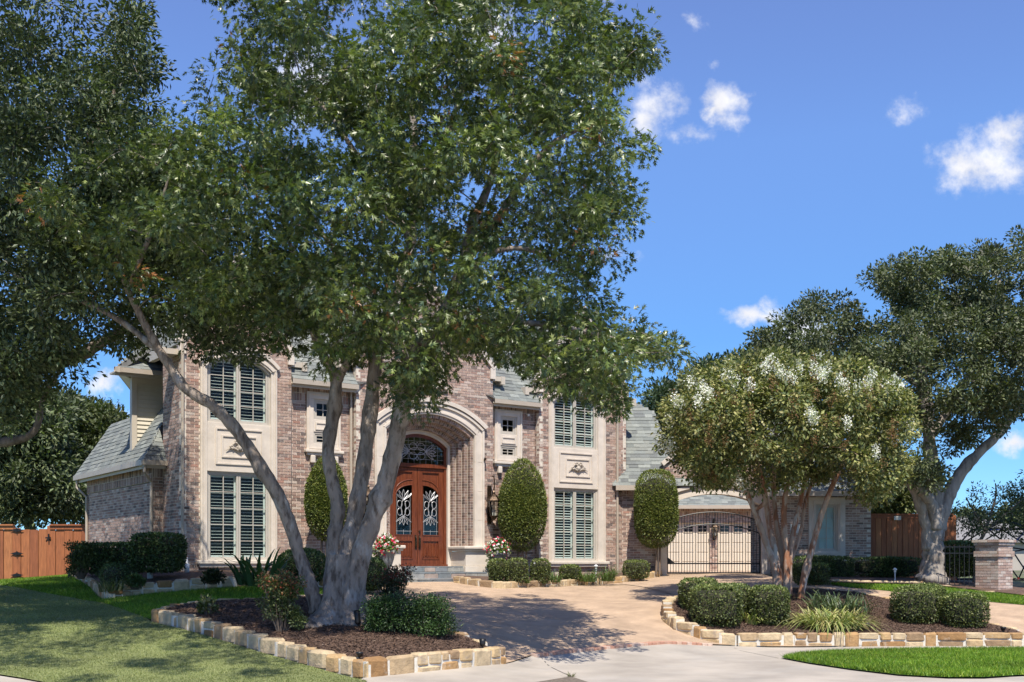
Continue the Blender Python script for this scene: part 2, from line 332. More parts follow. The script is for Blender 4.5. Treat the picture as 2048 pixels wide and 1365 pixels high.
def chamfer_mesh(name, mat_, sx=1., sy=1., sz=1., b=.08, jit=0., seed=0):
    r = random.Random(seed); bm = bmesh.new(); bmesh.ops.create_cube(bm, size=1)
    for v in bm.verts: v.co = Vector((v.co.x*sx + r.uniform(-jit, jit)*sx, v.co.y*sy + r.uniform(-jit, jit)*sy, v.co.z*sz + r.uniform(-jit, jit)*sz))
    bmesh.ops.bevel(bm, geom=bm.edges[:], offset=b*min(sx, sy, sz), segments=1, affect='EDGES'); me = bpy.data.meshes.new(name); bm.to_mesh(me); bm.free(); me.materials.append(mat_); return me
pv = chamfer_mesh('paver', M_paver, .092, .2, .05, .08)
pr = thing('brick_strip', 'strip of red brick pavers edging the tan driveway along the concrete apron', 'paving', (strip_l[3][0], strip_l[3][1], strip_l[3][2]))
x, y, a = path_pts(strip_l, .102)
for i in range(len(x)):
    place('paver', pv, (x[i], y[i], g1(x[i], y[i]) + .004 + random.uniform(-.003,.003)), pr, a[i] + random.uniform(-.02,.02))
x, y, a = path_pts([gp(u, v) for u, v in ((745,1228),(700,1208),(700,1192))], .102)
# score joint in the apron
def joint(P, w=.012):
    mb = MB(); P = np.array(P); x, y, a = path_pts(P, .25)
    for i in range(len(x)):
        f = frame((x[i], y[i], g1(x[i], y[i]) + (.004 if w < .05 else .02)), a[i]); mb.add(f(np.array([[-.126,-w/2,0],[.126,-w/2,0],[.126,w/2,0],[-.126,w/2,0]])), Q=[[0,1,2,3]])
    return mb
joint([gp(1240,1169), gp(1290,1176), gp(1345,1190)], .09).build('driveway_band', mat('band_mat', (.46,.36,.27), .9, var=.2, vscale=20), kind='structure')
jm = mat('joint_mat', (.1,.09,.08), .95, var=.2)
joint([gp(1080,1312), gp(1142,1354)]).build('concrete_joint', jm, kind='structure')
joint([gp(1462,1294), gp(1562,1318)]).build('concrete_joint', jm, kind='structure')
joint([gp(1888,1293), gp(1888,1302)]).build('concrete_joint', jm, kind='structure')
# drain opening in the apron near the street, with its tuft
dr = [gp(u, v) for u, v in ((1068,1366),(1142,1354),(1178,1366))]
mb = MB(); P = np.array([p + [0,0,.006] for p in dr]); mb.add(np.vstack([P, P[0] + [0,-.6,-.0], P[2] + [0,-.6,0]]), Q=[[0,3,4,2]], T=[[0,2,1]])
mb.build('soil_patch', mat('soil_patch_mat', (.16,.13,.1), .95, var=.4, vscale=20, bump=.02, bscale=40), kind='structure')
# ------------------------------------------------------------------ grass blades (nobody could count them)
M_blade = mat('grass_blade_mat', attr=True, rough=.5, trans=.25, spec=.35)
def blades(name, poly, dens, h, w, cols, label, off=0., lean=.5):
    P = np.array(poly); lo = P.min(0); hi = P.max(0); lo[1] = max(lo[1], 11); hi[0] = min(hi[0], 13.5); lo[0] = max(lo[0], -15)
    n = int((hi-lo).prod() * dens); x = rng.uniform(lo[0], hi[0], n); y = rng.uniform(lo[1], hi[1], n)
    k = inpoly(P, x, y) & (np.abs(x) < y * .47 + .5) & (polydist(P, x, y) > .012); x, y = x[k], y[k]; n = len(x); z = G(x, y) + off
    hh = h * rng.uniform(.5, 1.25, n); a = rng.uniform(0, 2*np.pi, n); dx = np.cos(a) * w * rng.uniform(.7,1.3,n); dy = np.sin(a) * w
    lx = rng.normal(0, lean, n) * hh; ly = rng.normal(0, lean, n) * hh
    V = np.stack([np.stack([x-dx, y-dy, z], 1), np.stack([x+dx, y+dy, z], 1), np.stack([x+lx, y+ly, z+hh], 1)], 1).reshape(-1, 3)
    T = np.arange(3*n).reshape(-1, 3); cl = np.array(cols); c = cl[rng.integers(0, len(cl), n)] * rng.uniform(.75, 1.25, (n,1))
    patch = (np.sin(x*2.1 + np.cos(y*1.7)*1.5) * np.cos(y*2.6 + x*.8))[:,None]; c = c * (1 + .18*patch)
    o = place(name, mesh_np(name, V, [T], M_blade, np.repeat(c, 3, 0)), (0,0,0)); tag(o, label, 'grass', None, 'stuff')
G1 = [(.13,.25,.016),(.09,.19,.012),(.18,.31,.022),(.06,.13,.01),(.28,.36,.04)]
blades('lawn_grass', lawnF, 5200, .06, .006, G1, 'mown bright green grass of the kerbside lawn', .022)
blades('lawn_grass', lawnL, 2600, .06, .007, G1, 'mown bright green grass beside the house bed', 0.)
blades('lawn_grass', lawnR, 2600, .06, .008, G1, 'mown bright green grass strip along the far bed', .018)
blades('turf_fibre', turf, 2700, .022, .004, [(.23,.25,.09),(.18,.21,.07),(.28,.29,.12),(.13,.16,.055)], 'short olive fibres of the artificial turf', .012, .7)
# ------------------------------------------------------------------ planting beds and their stone edging
BEDH = .16
def inset(P, r):
    P = np.array(P, float); n = len(P); out = []
    for i in range(n):
        p, q, w = P[i-1], P[i], P[(i+1) % n]; a = (q - p)/(np.linalg.norm(q - p) + 1e-9); b_ = (w - q)/(np.linalg.norm(w - q) + 1e-9); n1 = np.array([-a[1], a[0]]); n2 = np.array([-b_[1], b_[0]]); m = n1 + n2; m /= np.linalg.norm(m) + 1e-9; out.append(q + m*r/max(.5, m @ n1))
    return [tuple(o) for o in out]
bedF = inset(gpoly([(302,1243),(360,1256),(405,1268),(520,1302),(640,1336),(735,1356),(800,1349),(870,1342),(940,1335),(1012,1328),(960,1302),(905,1282),(820,1256),(745,1226),(700,1208),(660,1208),(600,1211),(520,1216),(400,1222),(345,1230)]), .1); sheet('planting_bed', [bedF], BEDH, M_mulch, .35)
bedI = inset(gpoly([(1332,1214),(1323,1228),(1326,1243),(1345,1260),(1390,1277),(1430,1288),(1478,1293),(1560,1293),(1700,1293),(1850,1293),(2075,1293),(2040,1276),(1960,1256),(1880,1236),(1790,1214),(1720,1199),(1620,1190),(1500,1191),(1400,1198),(1352,1207)]), .1); sheet('planting_bed', [bedI], BEDH, M_mulch, .35)
bedH = inset(gpoly([(132,1152),(150,1160),(172,1172),(196,1192),(205,1201),(250,1196),(300,1190),(380,1183),(470,1177),(560,1176),(640,1180),(700,1186),(745,1186),(765,1168),(700,1156),(500,1156),(300,1148),(200,1144)]), .08); sheet('planting_bed', [bedH], .2, M_mulch, .5)
bedR = inset(gpoly([(905,1166),(960,1175),(1000,1179),(1100,1175),(1160,1172),(1230,1168),(1285,1161),(1326,1153),(1330,1147),(1200,1147),(1050,1151),(918,1155)]), .08); sheet('planting_bed', [bedR], .14, M_mulch, .5)
bedW_px = [(1560,1153),(1620,1162),(1720,1166),(1850,1168),(1950,1179),(2048,1190),(2420,1216),(2420,1196),(2048,1176),(1960,1166),(1800,1155),(1600,1148)]
bedW = gpoly(bedW_px, .08); sheet('planting_bed', [bedW], .08, M_mulch, .5)
STONES = [(0.412,0.273,0.133),(0.353,0.211,0.091),(0.451,0.326,0.175),(0.284,0.158,0.063),(0.392,0.282,0.161),(0.490,0.378,0.231),(0.323,0.194,0.091),(0.421,0.308,0.182),(0.265,0.176,0.098),(0.441,0.290,0.140)]
M_stone = mat('edging_stone_mat', rough=.9, objrand=STONES, var=.22, vscale=9, bump=.014, bscale=22, col2=(.38,.3,.22), c2scale=7, c2lo=.56, c2hi=.7)
M_mortar = mat('pale_mortar_mat', (.6,.56,.48), .95, var=.15, vscale=20, bump=.005, bscale=60)
stone_meshes = [chamfer_mesh('stone', M_stone, b=.14, jit=.06, seed=i) for i in range(10)]
def stone_wall(label, px_pts, h, two=.45, th=.2, smin=.2, smax=.5, sink=.05, lift=0., cat='stone edging'):
    P = np.array([gp(u, v) for u, v in px_pts]); d = np.concatenate([[0], np.cumsum(np.linalg.norm(np.diff(P[:,:2], axis=0), axis=1))])
    r = thing('stone_edging', label, cat, P[len(P)//2]); s = 0.; mm = MB()
    X = lambda t: np.array([np.interp(t, d, P[:,0]), np.interp(t, d, P[:,1])])
    while s < d[-1] - .08:
        L_ = min(random.uniform(smin, smax), d[-1] - s); a0 = X(s); a1 = X(s + L_); c = (a0 + a1) / 2; ang = math.atan2(*(a1 - a0)[::-1]); ln = np.linalg.norm(a1 - a0); z = g1(*c) - sink + lift; H = h + sink
        nrm = np.array([-math.sin(ang), math.cos(ang)])        # into the bed when the outline runs left to right
        parts = [(0, 1)] if random.random() > two else [(0, random.uniform(.4,.6))]
        if len(parts) == 1 and parts[0][1] < 1: parts.append((parts[0][1], 1))
        for (q0, q1) in parts:
            sub = [(0, 1)] if (ln < .32 or random.random() < .75) else [(0, .45), (.45, 1)]
            for (p0, p1) in sub:
                w = ln * (p1-p0) - .018; hh = H * (q1-q0) - .014 + random.uniform(-.006,.012)
                cc = c + (a1 - a0) * ((p0+p1)/2 - .5) + nrm * (th/2 + random.uniform(-.014,.01))
                place('stone', random.choice(stone_meshes), (*cc, z + H*(q0+q1)/2), r, ang + random.uniform(-.03,.03), (w, th * random.uniform(.92,1.06), hh))
        f = frame((*c, z), ang); mm.box(f, -ln/2-.004, ln/2+.004, .02, th-.02, 0, H-.05); s += L_
    mm.build('mortar', M_mortar, r); return r
stone_wall('curved tan stone edging between the artificial turf and the oak tree bed', [(302,1243),(360,1256),(405,1268),(520,1302),(640,1336),(735,1356)], .205, .15, .2, .22, .5)
stone_wall('straight tan stone edging of the oak tree bed along the concrete apron', [(735,1356),(800,1349),(870,1342),(940,1335),(1012,1328)], .24, .6, .2, .2, .46)
stone_wall('stone edging of the oak tree bed along the shaded driveway', [(1012,1328),(960,1302),(905,1282),(820,1256),(745,1226),(700,1208)], .18, .1, .14)
stone_wall('low stone edging between the oak tree bed and the green lawn', [(660,1208),(600,1211),(520,1216),(400,1222),(345,1230),(302,1243)], .185, .1, .16)
stone_wall('long straight stone edging of the driveway island along the sidewalk', [(1478,1293),(1560,1293),(1700,1293),(1850,1293),(2048,1293),(2110,1293)], .24, .6, .2, .2, .5)
stone_wall('curved stone edging at the rounded end of the driveway island', [(1332,1214),(1323,1228),(1326,1243),(1345,1260),(1390,1277),(1430,1288),(1478,1293)], .215, .4, .2)
stone_wall('stone edging along the back of the driveway island', [(2040,1276),(1960,1256),(1880,1236),(1790,1214),(1720,1199),(1620,1190),(1500,1191),(1400,1198),(1352,1207),(1332,1214)], .17, .05, .16)
stone_wall('curved stacked stone edging of the house bed beside the left lawn', [(196,1192),(205,1201),(250,1196),(300,1190),(380,1183),(470,1177),(560,1176),(640,1180),(700,1186),(745,1186)], .26, .5, .22, .22, .45)
stone_wall('short stone edging stepping down beside the wooden fence gate', [(132,1152),(150,1160),(172,1172),(196,1192)], .2, .3, .2)
stone_wall('tan stone edging of the narrow bed under the shuttered windows', [(905,1166),(960,1175),(1000,1179),(1100,1175),(1160,1172),(1230,1168),(1285,1161),(1326,1153)], .175, .1, .16)
stone_wall('pale low stone edging of the bed under the right wing hedge', [(1560,1160),(1620,1168),(1700,1170),(1780,1172),(1850,1173)], .12, .1, .16)
stone_wall('flat pale stone edging from the live oak past the brick pillar', [(1850,1174),(1900,1180),(1950,1186),(2048,1197),(2300,1215)], .07, .0, .18, .5, .9)
# loose mulch chips, in their thousands
def chips(name, poly, n, off, label):
    P = np.array(poly); lo = P.min(0); hi = P.max(0); x = rng.uniform(lo[0], hi[0], n); y = rng.uniform(lo[1], hi[1], n); k = inpoly(P, x, y) & (polydist(P, x, y) > .06); x, y = x[k], y[k]; n = len(x)
    z = G(x, y) + off + rng.uniform(0, .012, n); a = rng.uniform(0, 6.28, n); l = rng.uniform(.006, .024, n); w = l * rng.uniform(.12,.35,n); t = rng.normal(0, .25, n)
    ux = np.stack([np.cos(a), np.sin(a), t], 1); vx = np.stack([-np.sin(a), np.cos(a), rng.normal(0,.35,n)], 1); c = np.stack([x, y, z + .008], 1)
    V = np.stack([c - ux*l[:,None] - vx*w[:,None], c + ux*l[:,None] - vx*w[:,None], c + ux*l[:,None] + vx*w[:,None], c - ux*l[:,None] + vx*w[:,None]], 1).reshape(-1,3)
    cl = np.array([(.09,.052,.035),(.13,.08,.055),(.06,.036,.026),(.18,.12,.085),(.1,.06,.04),(.32,.26,.2)]); col = cl[rng.choice(6, n, p=[.32,.25,.25,.08,.094,.006])]
    tag(place(name, mesh_np(name, V, [np.arange(4*n).reshape(-1,4)], mat('chip_mat', attr=True, rough=.9), np.repeat(col, 4, 0)), (0,0,0)), label, 'mulch', None, 'stuff')
chips('mulch_chips', bedF, 90000, BEDH, 'loose dark bark chips on the oak tree bed'); chips('mulch_chips', bedI, 80000, BEDH, 'loose dark bark chips on the driveway island bed')
# ------------------------------------------------------------------ the house
HA = math.atan2(2295, 3276); HO = ((362 - CX) / F * 25.3, 25.3)
HF = frame((*HO, 0), HA)                        # local x along the front, y into the house, z up
house = thing('brick_house', 'two storey mottled brick house with gables, stone trim and arched double door', 'house', (*HF(np.array([[6.3, 2.5, 0]]))[0][:2], 1.0))
M_brick = mat('brick_mat', attr=True, rough=.92, var=.22, vscale=30, bump=.004, bscale=70, col2=(.5,.44,.39), c2scale=9, c2lo=.6, c2hi=.78)
M_mort = mat('mortar_mat', (.62,.56,.47), .95, var=.15, vscale=20, bump=.003, bscale=80)
M_lime = mat('cast_stone_mat', (.62,.55,.47), .85, var=.08, vscale=4, bump=.0015, bscale=90, col2=(.54,.48,.41), c2scale=2.5, c2lo=.5, c2hi=.75)
M_trim = mat('painted_trim_mat', (.50,.44,.36), .55, var=.05, vscale=5)
M_gut = mat('gutter_mat', (.42,.36,.29), .45, var=.06, vscale=4)
M_sash = mat('sash_paint_mat', (.47,.43,.37), .5, var=.05, vscale=6)
M_slat = mat('shutter_slat_mat', (.72,.7,.64), .5, var=.03)
M_room = mat('room_mat', (.05,.045,.04), .9, var=.3, vscale=1.5)  # dark colour stands in for the unlit rooms behind the glass
M_glass = glass_mat('window_glass', ior=1.3, base=0.)
M_shing = mat('shingle_mat', attr=True, rough=.98, spec=.2, var=.15, vscale=25, bump=.004, bscale=150, col2=(.2,.21,.2), c2scale=1.2, c2lo=.6, c2hi=.8)
M_roofdeck = mat('roof_deck_mat', (.13,.13,.125), .95, var=.2)
M_wood = mat('mahogany_mat', (.12,.03,.013), .3, var=.3, vscale=10, stretch=(6,6,.5), bump=.0008, bscale=30, col2=(.18,.05,.02), c2scale=4, c2lo=.4, c2hi=.62)
M_iron = mat('black_iron_mat', (.015,.015,.016), .45, var=.2, metal=.3)
M_bronze = mat('bronze_mat', (.05,.035,.025), .4, var=.3, metal=.8, col2=(.12,.08,.05), c2scale=30)
BR = np.array([(0.376,0.257,0.205),(0.418,0.304,0.245),(0.314,0.206,0.165),(0.460,0.355,0.300),(0.251,0.170,0.140),(0.188,0.139,0.119),(0.345,0.242,0.200),(0.397,0.277,0.219),(0.491,0.411,0.349),(0.157,0.123,0.110),(0.345,0.195,0.149),(0.293,0.221,0.190)])
BW = np.array([.14,.14,.1,.1,.09,.07,.1,.1,.06,.03,.03,.04])
CO = .0677; BLN = .203; BT = .05                 # course, brick + joint, depth
def bcol(): return BR[rng.choice(12, p=BW/BW.sum())] * rng.uniform(.85, 1.12)
class Wall:
    """one wall of the house: mortar body, its bricks, the largest of them singled out"""
    def __init__(s, parent, fr, name='wall', single=0): s.p = parent; s.fr = fr; s.body = MB(); s.br = MB(); s.full = []; s.single = single; s.name = name
    def panel(s, x0, x1, z0, z1, holes=(), y=0., top=None, soldier=False, th=.12):
        nz = max(1, round((z1 - z0) / (.205 if soldier else CO))); ch = (z1 - z0) / nz
        for k in range(nz):
            za, zb = z0 + k*ch, z0 + (k+1)*ch; zm = (za + zb) / 2; iv = [(x0, x1)]
            if top is not None:
                r = top(zm); iv = [] if r is None else [(max(x0, r[0]), min(x1, r[1]))]
            for h in holes:
                r = h(zm)
                if r is None: continue
                nv = []
                for a, b in iv:
                    if r[0] > a: nv.append((a, min(b, r[0])))
                    if r[1] < b: nv.append((max(a, r[1]), b))
                iv = nv
            for a, b in iv:
                if b - a < .015: continue
                s.body.box(s.fr, a, b, y + .008, y + th, za, zb)
                st = CO if soldier else BLN; off = 0 if soldier or (round(za / CO) % 2) else st / 2
                i0 = math.floor((a - off) / st)
                while i0 * st + off < b:
                    p, q = max(a, i0*st + off), min(b, (i0+1)*st + off); i0 += 1
                    if q - p < .03: continue
                    c = bcol(); g = rng.uniform(-.003, .003)
                    if s.single and not soldier and abs((q-p) - st) < .002: s.full.append(((p+q)/2, y, (za+zb)/2, g)); continue
                    s.br.box(s.fr, p + .0065, q - .0065, y + g, y + .02, za + .006, zb - .006, c)
        return s
    def done(s):
        w = s.body.build(s.name, M_mort, s.p)
        if s.full:
            ms = []
            for i in range(14):
                mb = MB(); mb.box(ident, -BLN/2+.0065, BLN/2-.0065, -.01, .01, -CO/2+.006, CO/2-.006, BR[i % 12] * (1 if i < 12 else .9)); ms.append(mb.mesh('brick', M_brick, center=(0,0,0))[0])
            pr = np.append(BW, [.05,.05]); pr /= pr.sum(); ids = np.arange(len(s.full)); rng.shuffle(ids); keep = set(sorted(ids[:s.single]))
            for i, (x, y, z, g) in enumerate(s.full):
                if i in keep: place('brick', ms[rng.choice(14, p=pr)], s.fr(np.array([[x, y + .01 + g, z]]))[0], w, s.fr.ang)
                else: s.br.box(s.fr, x - BLN/2 + .0065, x + BLN/2 - .0065, y + g, y + .02, z - CO/2 + .006, z + CO/2 - .006, bcol())
        if not s.br.empty(): s.br.build('brickwork', M_brick, w, kind='stuff')
        return w
def rect(a, b, c, d): return lambda z: (a, b) if c < z < d else None
def arch(cx, a, zs, ap, z0=-9):
    def f(z):
        if z <= z0 or z >= ap: return None
        if z <= zs: return (cx - a, cx + a)
        r = ap - zs; R = (a*a + r*r) / (2*r); dz = z - (ap - R); h = math.sqrt(max(R*R - dz*dz, 0)); return (cx - min(h, a), cx + min(h, a))
    return f
def arcpts(cx, a, zs, ap, n=24):
    r = ap - zs; R = (a*a + r*r) / (2*r); t = math.asin(min(1, a / R)); th = np.linspace(-t, t, n); return np.stack([cx + R*np.sin(th), ap - R + R*np.cos(th)], 1)
def arc_band(mb, fr, o, i, y0, y1, n=24, col=None):
    A = arcpts(*o, n); B = arcpts(*i, n)
    R = np.array([[[a[0],y0,a[1]],[b[0],y0,b[1]],[b[0],y1,b[1]],[a[0],y1,a[1]]] for a, b in zip(A, B)], float).reshape(-1, 3)
    q = [[4*k+j, 4*k+(j+1) % 4, 4*k+4+(j+1) % 4, 4*k+4+j] for k in range(n-1) for j in range(4)] + [[3,2,1,0],[4*n-4,4*n-3,4*n-2,4*n-1]]
    mb.add(fr(R), Q=q, col=col)
FLOOR = 1.0
# -- left bay
W = Wall(house, HF, 'wall', 150)
hb = [rect(.43, 2.25, 1.34, 5.9), arch(1.34, .91, 5.9, 6.3, 5.8)]
def gable(x0, x1, zs, pk):
    c = (x0 + x1) / 2
    return lambda z: (x0, x1) if z <= zs else ((x0 + (z - zs)/(pk - zs)*(c - x0), x1 - (z - zs)/(pk - zs)*(x1 - c)) if z < pk else None)
W.panel(0, 2.62, .8, 8.3, hb, 0, gable(0, 2.62, 6.3, 8.3)); W.done()
W = Wall(house, frame((*HF(np.array([[0, 1.23, 0]]))[0][:2], 0), HA - math.pi/2), 'wall', 90)   # bay's left side: x runs from the back to the front
W.panel(0, 1.23, .8, 6.3); W.done()
# -- recessed strips either side of the entry
for xa, xb, sx in ((2.62, 4.3, 3.53), (8.3, 9.8, 8.92)):
    W = Wall(house, HF, 'wall', 30 if xa < 5 else 0); hs = [rect(sx - .44, sx + .44, 4.05, 5.52)]
    W.panel(xa - .06, xb + .06, .8, 5.28, hs, .2); W.panel(xa - .06, xb + .06, 5.28, 5.66, hs, .2, soldier=True); W.done()
# -- entry block
ECX = 6.4
W = Wall(house, HF, 'wall', 0)
W.panel(4.3, 8.3, .8, 8.5, [arch(ECX, 1.45, 4.9, 5.4, .5), rect(6.24, 6.74, 6.0, 6.75)], 0, gable(4.3, 8.3, 6.5, 8.5)); W.done()
W = Wall(house, frame((*HF(np.array([[4.3, .2, 0]]))[0][:2], 0), HA - math.pi/2), 'wall'); W.panel(0, .2, .8, 6.5); W.done()
# -- right bay
W = Wall(house, HF, 'wall', 30)
W.panel(9.8, 12.88, .8, 8.4, [rect(10.12, 12.1, 1.34, 5.9), arch(11.11, .99, 5.9, 6.3, 5.8)], 0, gable(9.8, 12.88, 6.3, 8.4)); W.done()
W = Wall(house, frame((*HF(np.array([[9.8, .2, 0]]))[0][:2], 0), HA - math.pi/2), 'wall'); W.panel(0, .2, .8, 6.3); W.done()
W = Wall(house, frame((*HF(np.array([[12.88, 0, 0]]))[0][:2], 0), HA + math.pi/2), 'wall'); W.panel(0, 4, .8, 6.3); W.done()
# -- low left wing
W = Wall(house, HF, 'wall'); W.panel(-.235, .08, .8, 3.4, (), 1.225); W.panel(-.235, .08, 3.4, 3.66, (), 1.225, soldier=True); W.done()
LW = frame((*HF(np.array([[-.24, 6.7, 0]]))[0][:2], 0), HA - math.pi/2)
W = Wall(house, LW, 'wall'); W.panel(0, 5.47, .8, 3.28); W.panel(0, 5.47, 3.3, 3.66, (), -.02, soldier=True); W.done()
# -- clapboard upper wall behind the bay
mb = MB(); SF = HF
cb = MB(); cb.box(HF, -.28, 2, 2.62, 2.8, 3.9, 5.9); sidew = cb.build('wall', M_trim, house)
M_clap = mat('clapboard_mat', (.56,.51,.41), .6, var=.05, vscale=6)
for k in range(18):
    z = 4.05 + k*.1
    b = MB(); P = np.array([[-.2,2.588,z],[1.5,2.588,z],[1.5,2.615,z+.105],[-.2,2.615,z+.105],[-.2,2.63,z],[1.5,2.63,z],[1.5,2.63,z+.105],[-.2,2.63,z+.105]]); b.add(HF(P), Q=[[0,1,2,3],[0,4,5,1],[3,2,6,7],[0,3,7,4],[1,5,6,2]]); b.build('clapboard', M_clap, sidew)
b = MB(); b.box(HF, -.3, -.18, 2.575, 2.7, 3.9, 5.86).box(HF, -.18, 1.5, 2.58, 2.62, 5.72, 5.86); b.build('corner_board', M_trim, sidew)
b = MB(); sdv = np.array([.39,.92]); c0_ = np.array([-.27,2.81]); c1_ = c0_ + sdv*4.4; b.add(HF(np.array([[c0_[0],c0_[1],3.9],[c1_[0],c1_[1],3.9],[c1_[0]+.1,c1_[1],3.9],[c0_[0]+.1,c0_[1],3.9],[c0_[0],c0_[1],5.9],[c1_[0],c1_[1],5.9],[c1_[0]+.1,c1_[1],5.9],[c0_[0]+.1,c0_[1],5.9]])), Q=BOXF); b.build('wall', M_trim, house)
# ------------------------------------------------------------------ roofs: shingles laid course by course
SH = np.array([(.2,.215,.2),(.17,.185,.175),(.23,.245,.225),(.15,.16,.155),(.185,.2,.19),(.215,.225,.205)])
SH_LEFT = [250]
def roof(pl, poly, name='roof', single=0, gutter=None):
    """pl: (origin, along, up) world vectors; poly in plane coordinates (s along, t up the slope)"""
    o, a, up = [np.array(v, float) for v in pl]; a /= np.linalg.norm(a); up /= np.linalg.norm(up); nn = np.cross(a, up)
    if nn[2] < 0: nn = -nn
    P = np.array(poly, float); deck = MB(); V = o + P[:,:1]*a + P[:,1:]*up; n = len(P); deck.add(np.vstack([V - nn*.005, V - nn*.12]), Q=[[i, (i+1) % n, n+(i+1) % n, n+i] for i in range(n)]); c0 = V.mean(0)
    deck.add(np.vstack([V - nn*.005, c0 - nn*.005]), T=[[i, (i+1) % n, n] for i in range(n)]); deck.add(np.vstack([V - nn*.12, c0 - nn*.12]), T=[[n, (i+1) % n, i] for i in range(n)])
    d = deck.build(name, M_roofdeck, house); mb = MB(); ex = .135; t = P[:,1].min(); row = 0; cand = []
    while t < P[:,1].max():
        tm = t + ex/2; xs = []
        for i in range(n):
            p, q = P[i], P[(i+1) % n]
            if (p[1] > tm) != (q[1] > tm): xs.append(p[0] + (tm - p[1]) / (q[1] - p[1]) * (q[0] - p[0]))
        xs.sort()
        for k in range(0, len(xs) - 1, 2):
            s = xs[k] - (row % 3) * .11
            while s < xs[k+1]:
                w = rng.choice([.17,.22,.28,.34]); s0, s1 = max(s, xs[k]), min(s + w, xs[k+1]); s += w
                if s1 - s0 < .02: continue
                th = rng.choice([.008,.016]); cand.append((s0, s1, t, th))
        t += ex; row += 1
    keep = set(rng.permutation(len(cand))[:single].tolist()) if single else set()
    for i, (s0, s1, t, th) in enumerate(cand):
        p = lambda s_, t_, h: o + s_*a + t_*up + nn*h
        b = mb if i not in keep else MB(); c = SH[rng.integers(0, 6)] * rng.uniform(.88, 1.1)
        b.add([p(s0,t,0), p(s1,t,0), p(s0,t,th), p(s1,t,th), p(s0,t+ex+.01,.001), p(s1,t+ex+.01,.001)], Q=[[0,1,3,2],[2,3,5,4]], T=[[0,2,4],[1,5,3]], col=c)
        if b is not mb: b.build('shingle', M_shing, d)
    mb.build('shingles', M_shing, d, kind='stuff'); return d
def hp(x, y, z): return HF(np.array([[x, y, z]], float))[0]
AX = HF.R @ np.array([1,0,0.]); AY = HF.R @ np.array([0,1,0.]); AZ = np.array([0,0,1.])
PIT = 1.15; sl_ = AY + AZ*PIT; L1 = math.hypot(1, PIT)
# main front slope: eave above the recessed strips, rising behind the gables to the ridge
roof((hp(0, -.1, 5.74), AX, sl_), [(2.62,0),(4.3,0),(4.3,.45*L1),(8.3,.45*L1),(8.3,0),(9.8,0),(9.8,.45*L1),(13.0,.45*L1),(10.8,2.65*L1),(3.4,2.65*L1),(1.2,.45*L1),(2.62,.45*L1)], single=150)
roof((hp(1.2, 6.8, 5.74+.45*PIT), -AY, AX + AZ*PIT), [(0,0),(6.6,0),(4.4,2.2*L1),(2.2,2.2*L1)])
roof((hp(13.0, .3, 5.74+.45*PIT), AY, -AX + AZ*PIT), [(0,0),(6.6,0),(4.4,2.2*L1),(2.2,2.2*L1)])
# gable roofs over the bays and the entry
for x0, x1, zs, pk, dep in ((0,2.62,6.36,8.36,3.), (4.3,8.3,6.56,8.56,3.2), (9.8,12.88,6.36,8.46,3.)):
    c = (x0+x1)/2; r = pk - zs; w = (x1-x0)/2; ln = math.hypot(r, w); ov = .12
    roof((hp(x0, .12 if x0 == 4.3 else .02, zs), AY, AX*w + AZ*r), [(0,-.12),(dep,-.12),(dep,ln),(0,ln)])
    roof((hp(x1, .12 if x0 == 4.3 else .02, zs), AY, -AX*w + AZ*r), [(0,-.12),(dep,-.12),(dep,ln),(0,ln)])
    cp = MB()                                       # raking coping along the gable edge and the kneelers at its feet
    for sgn in (-1, 1):
        X0 = c + sgn*w; P0 = np.array([X0, zs - .05]); P1 = np.array([c, pk - .02]); dd = (P1 - P0) / np.linalg.norm(P1 - P0); nr = np.array([-dd[1]*sgn*-1, dd[0]*sgn*-1]); nr = np.array([sgn*abs(dd[1]), abs(dd[0])])
        quad = [P0 - nr*.02, P1 - np.array([0,.03]), P1 + np.array([0,.14]), P0 + nr*.10]; cp.prism(HF, [tuple(q) for q in (quad if sgn > 0 else quad[::-1])], -.07, .2)
    cp.build('gable_coping', M_lime, house)
    for sgn in (-1, 1):
        X0 = c + sgn*w; kb = MB(); kb.box(HF, min(X0 - sgn*.1, X0 + sgn*.05), max(X0 - sgn*.1, X0 + sgn*.05), -.06, .22, zs - .3, zs - .02); kb.build('kneeler', M_lime, house)
        er = MB(); e0, e1 = sorted((X0 + sgn*.03, X0 + sgn*.4)); er.box(HF, e0, e1, .06, .6, zs - .32, zs - .2).box(HF, min(X0+sgn*.3, X0+sgn*.42), max(X0+sgn*.3, X0+sgn*.42), .04, .9, zs - .4, zs - .19); er.build('eave_return', M_trim, house)
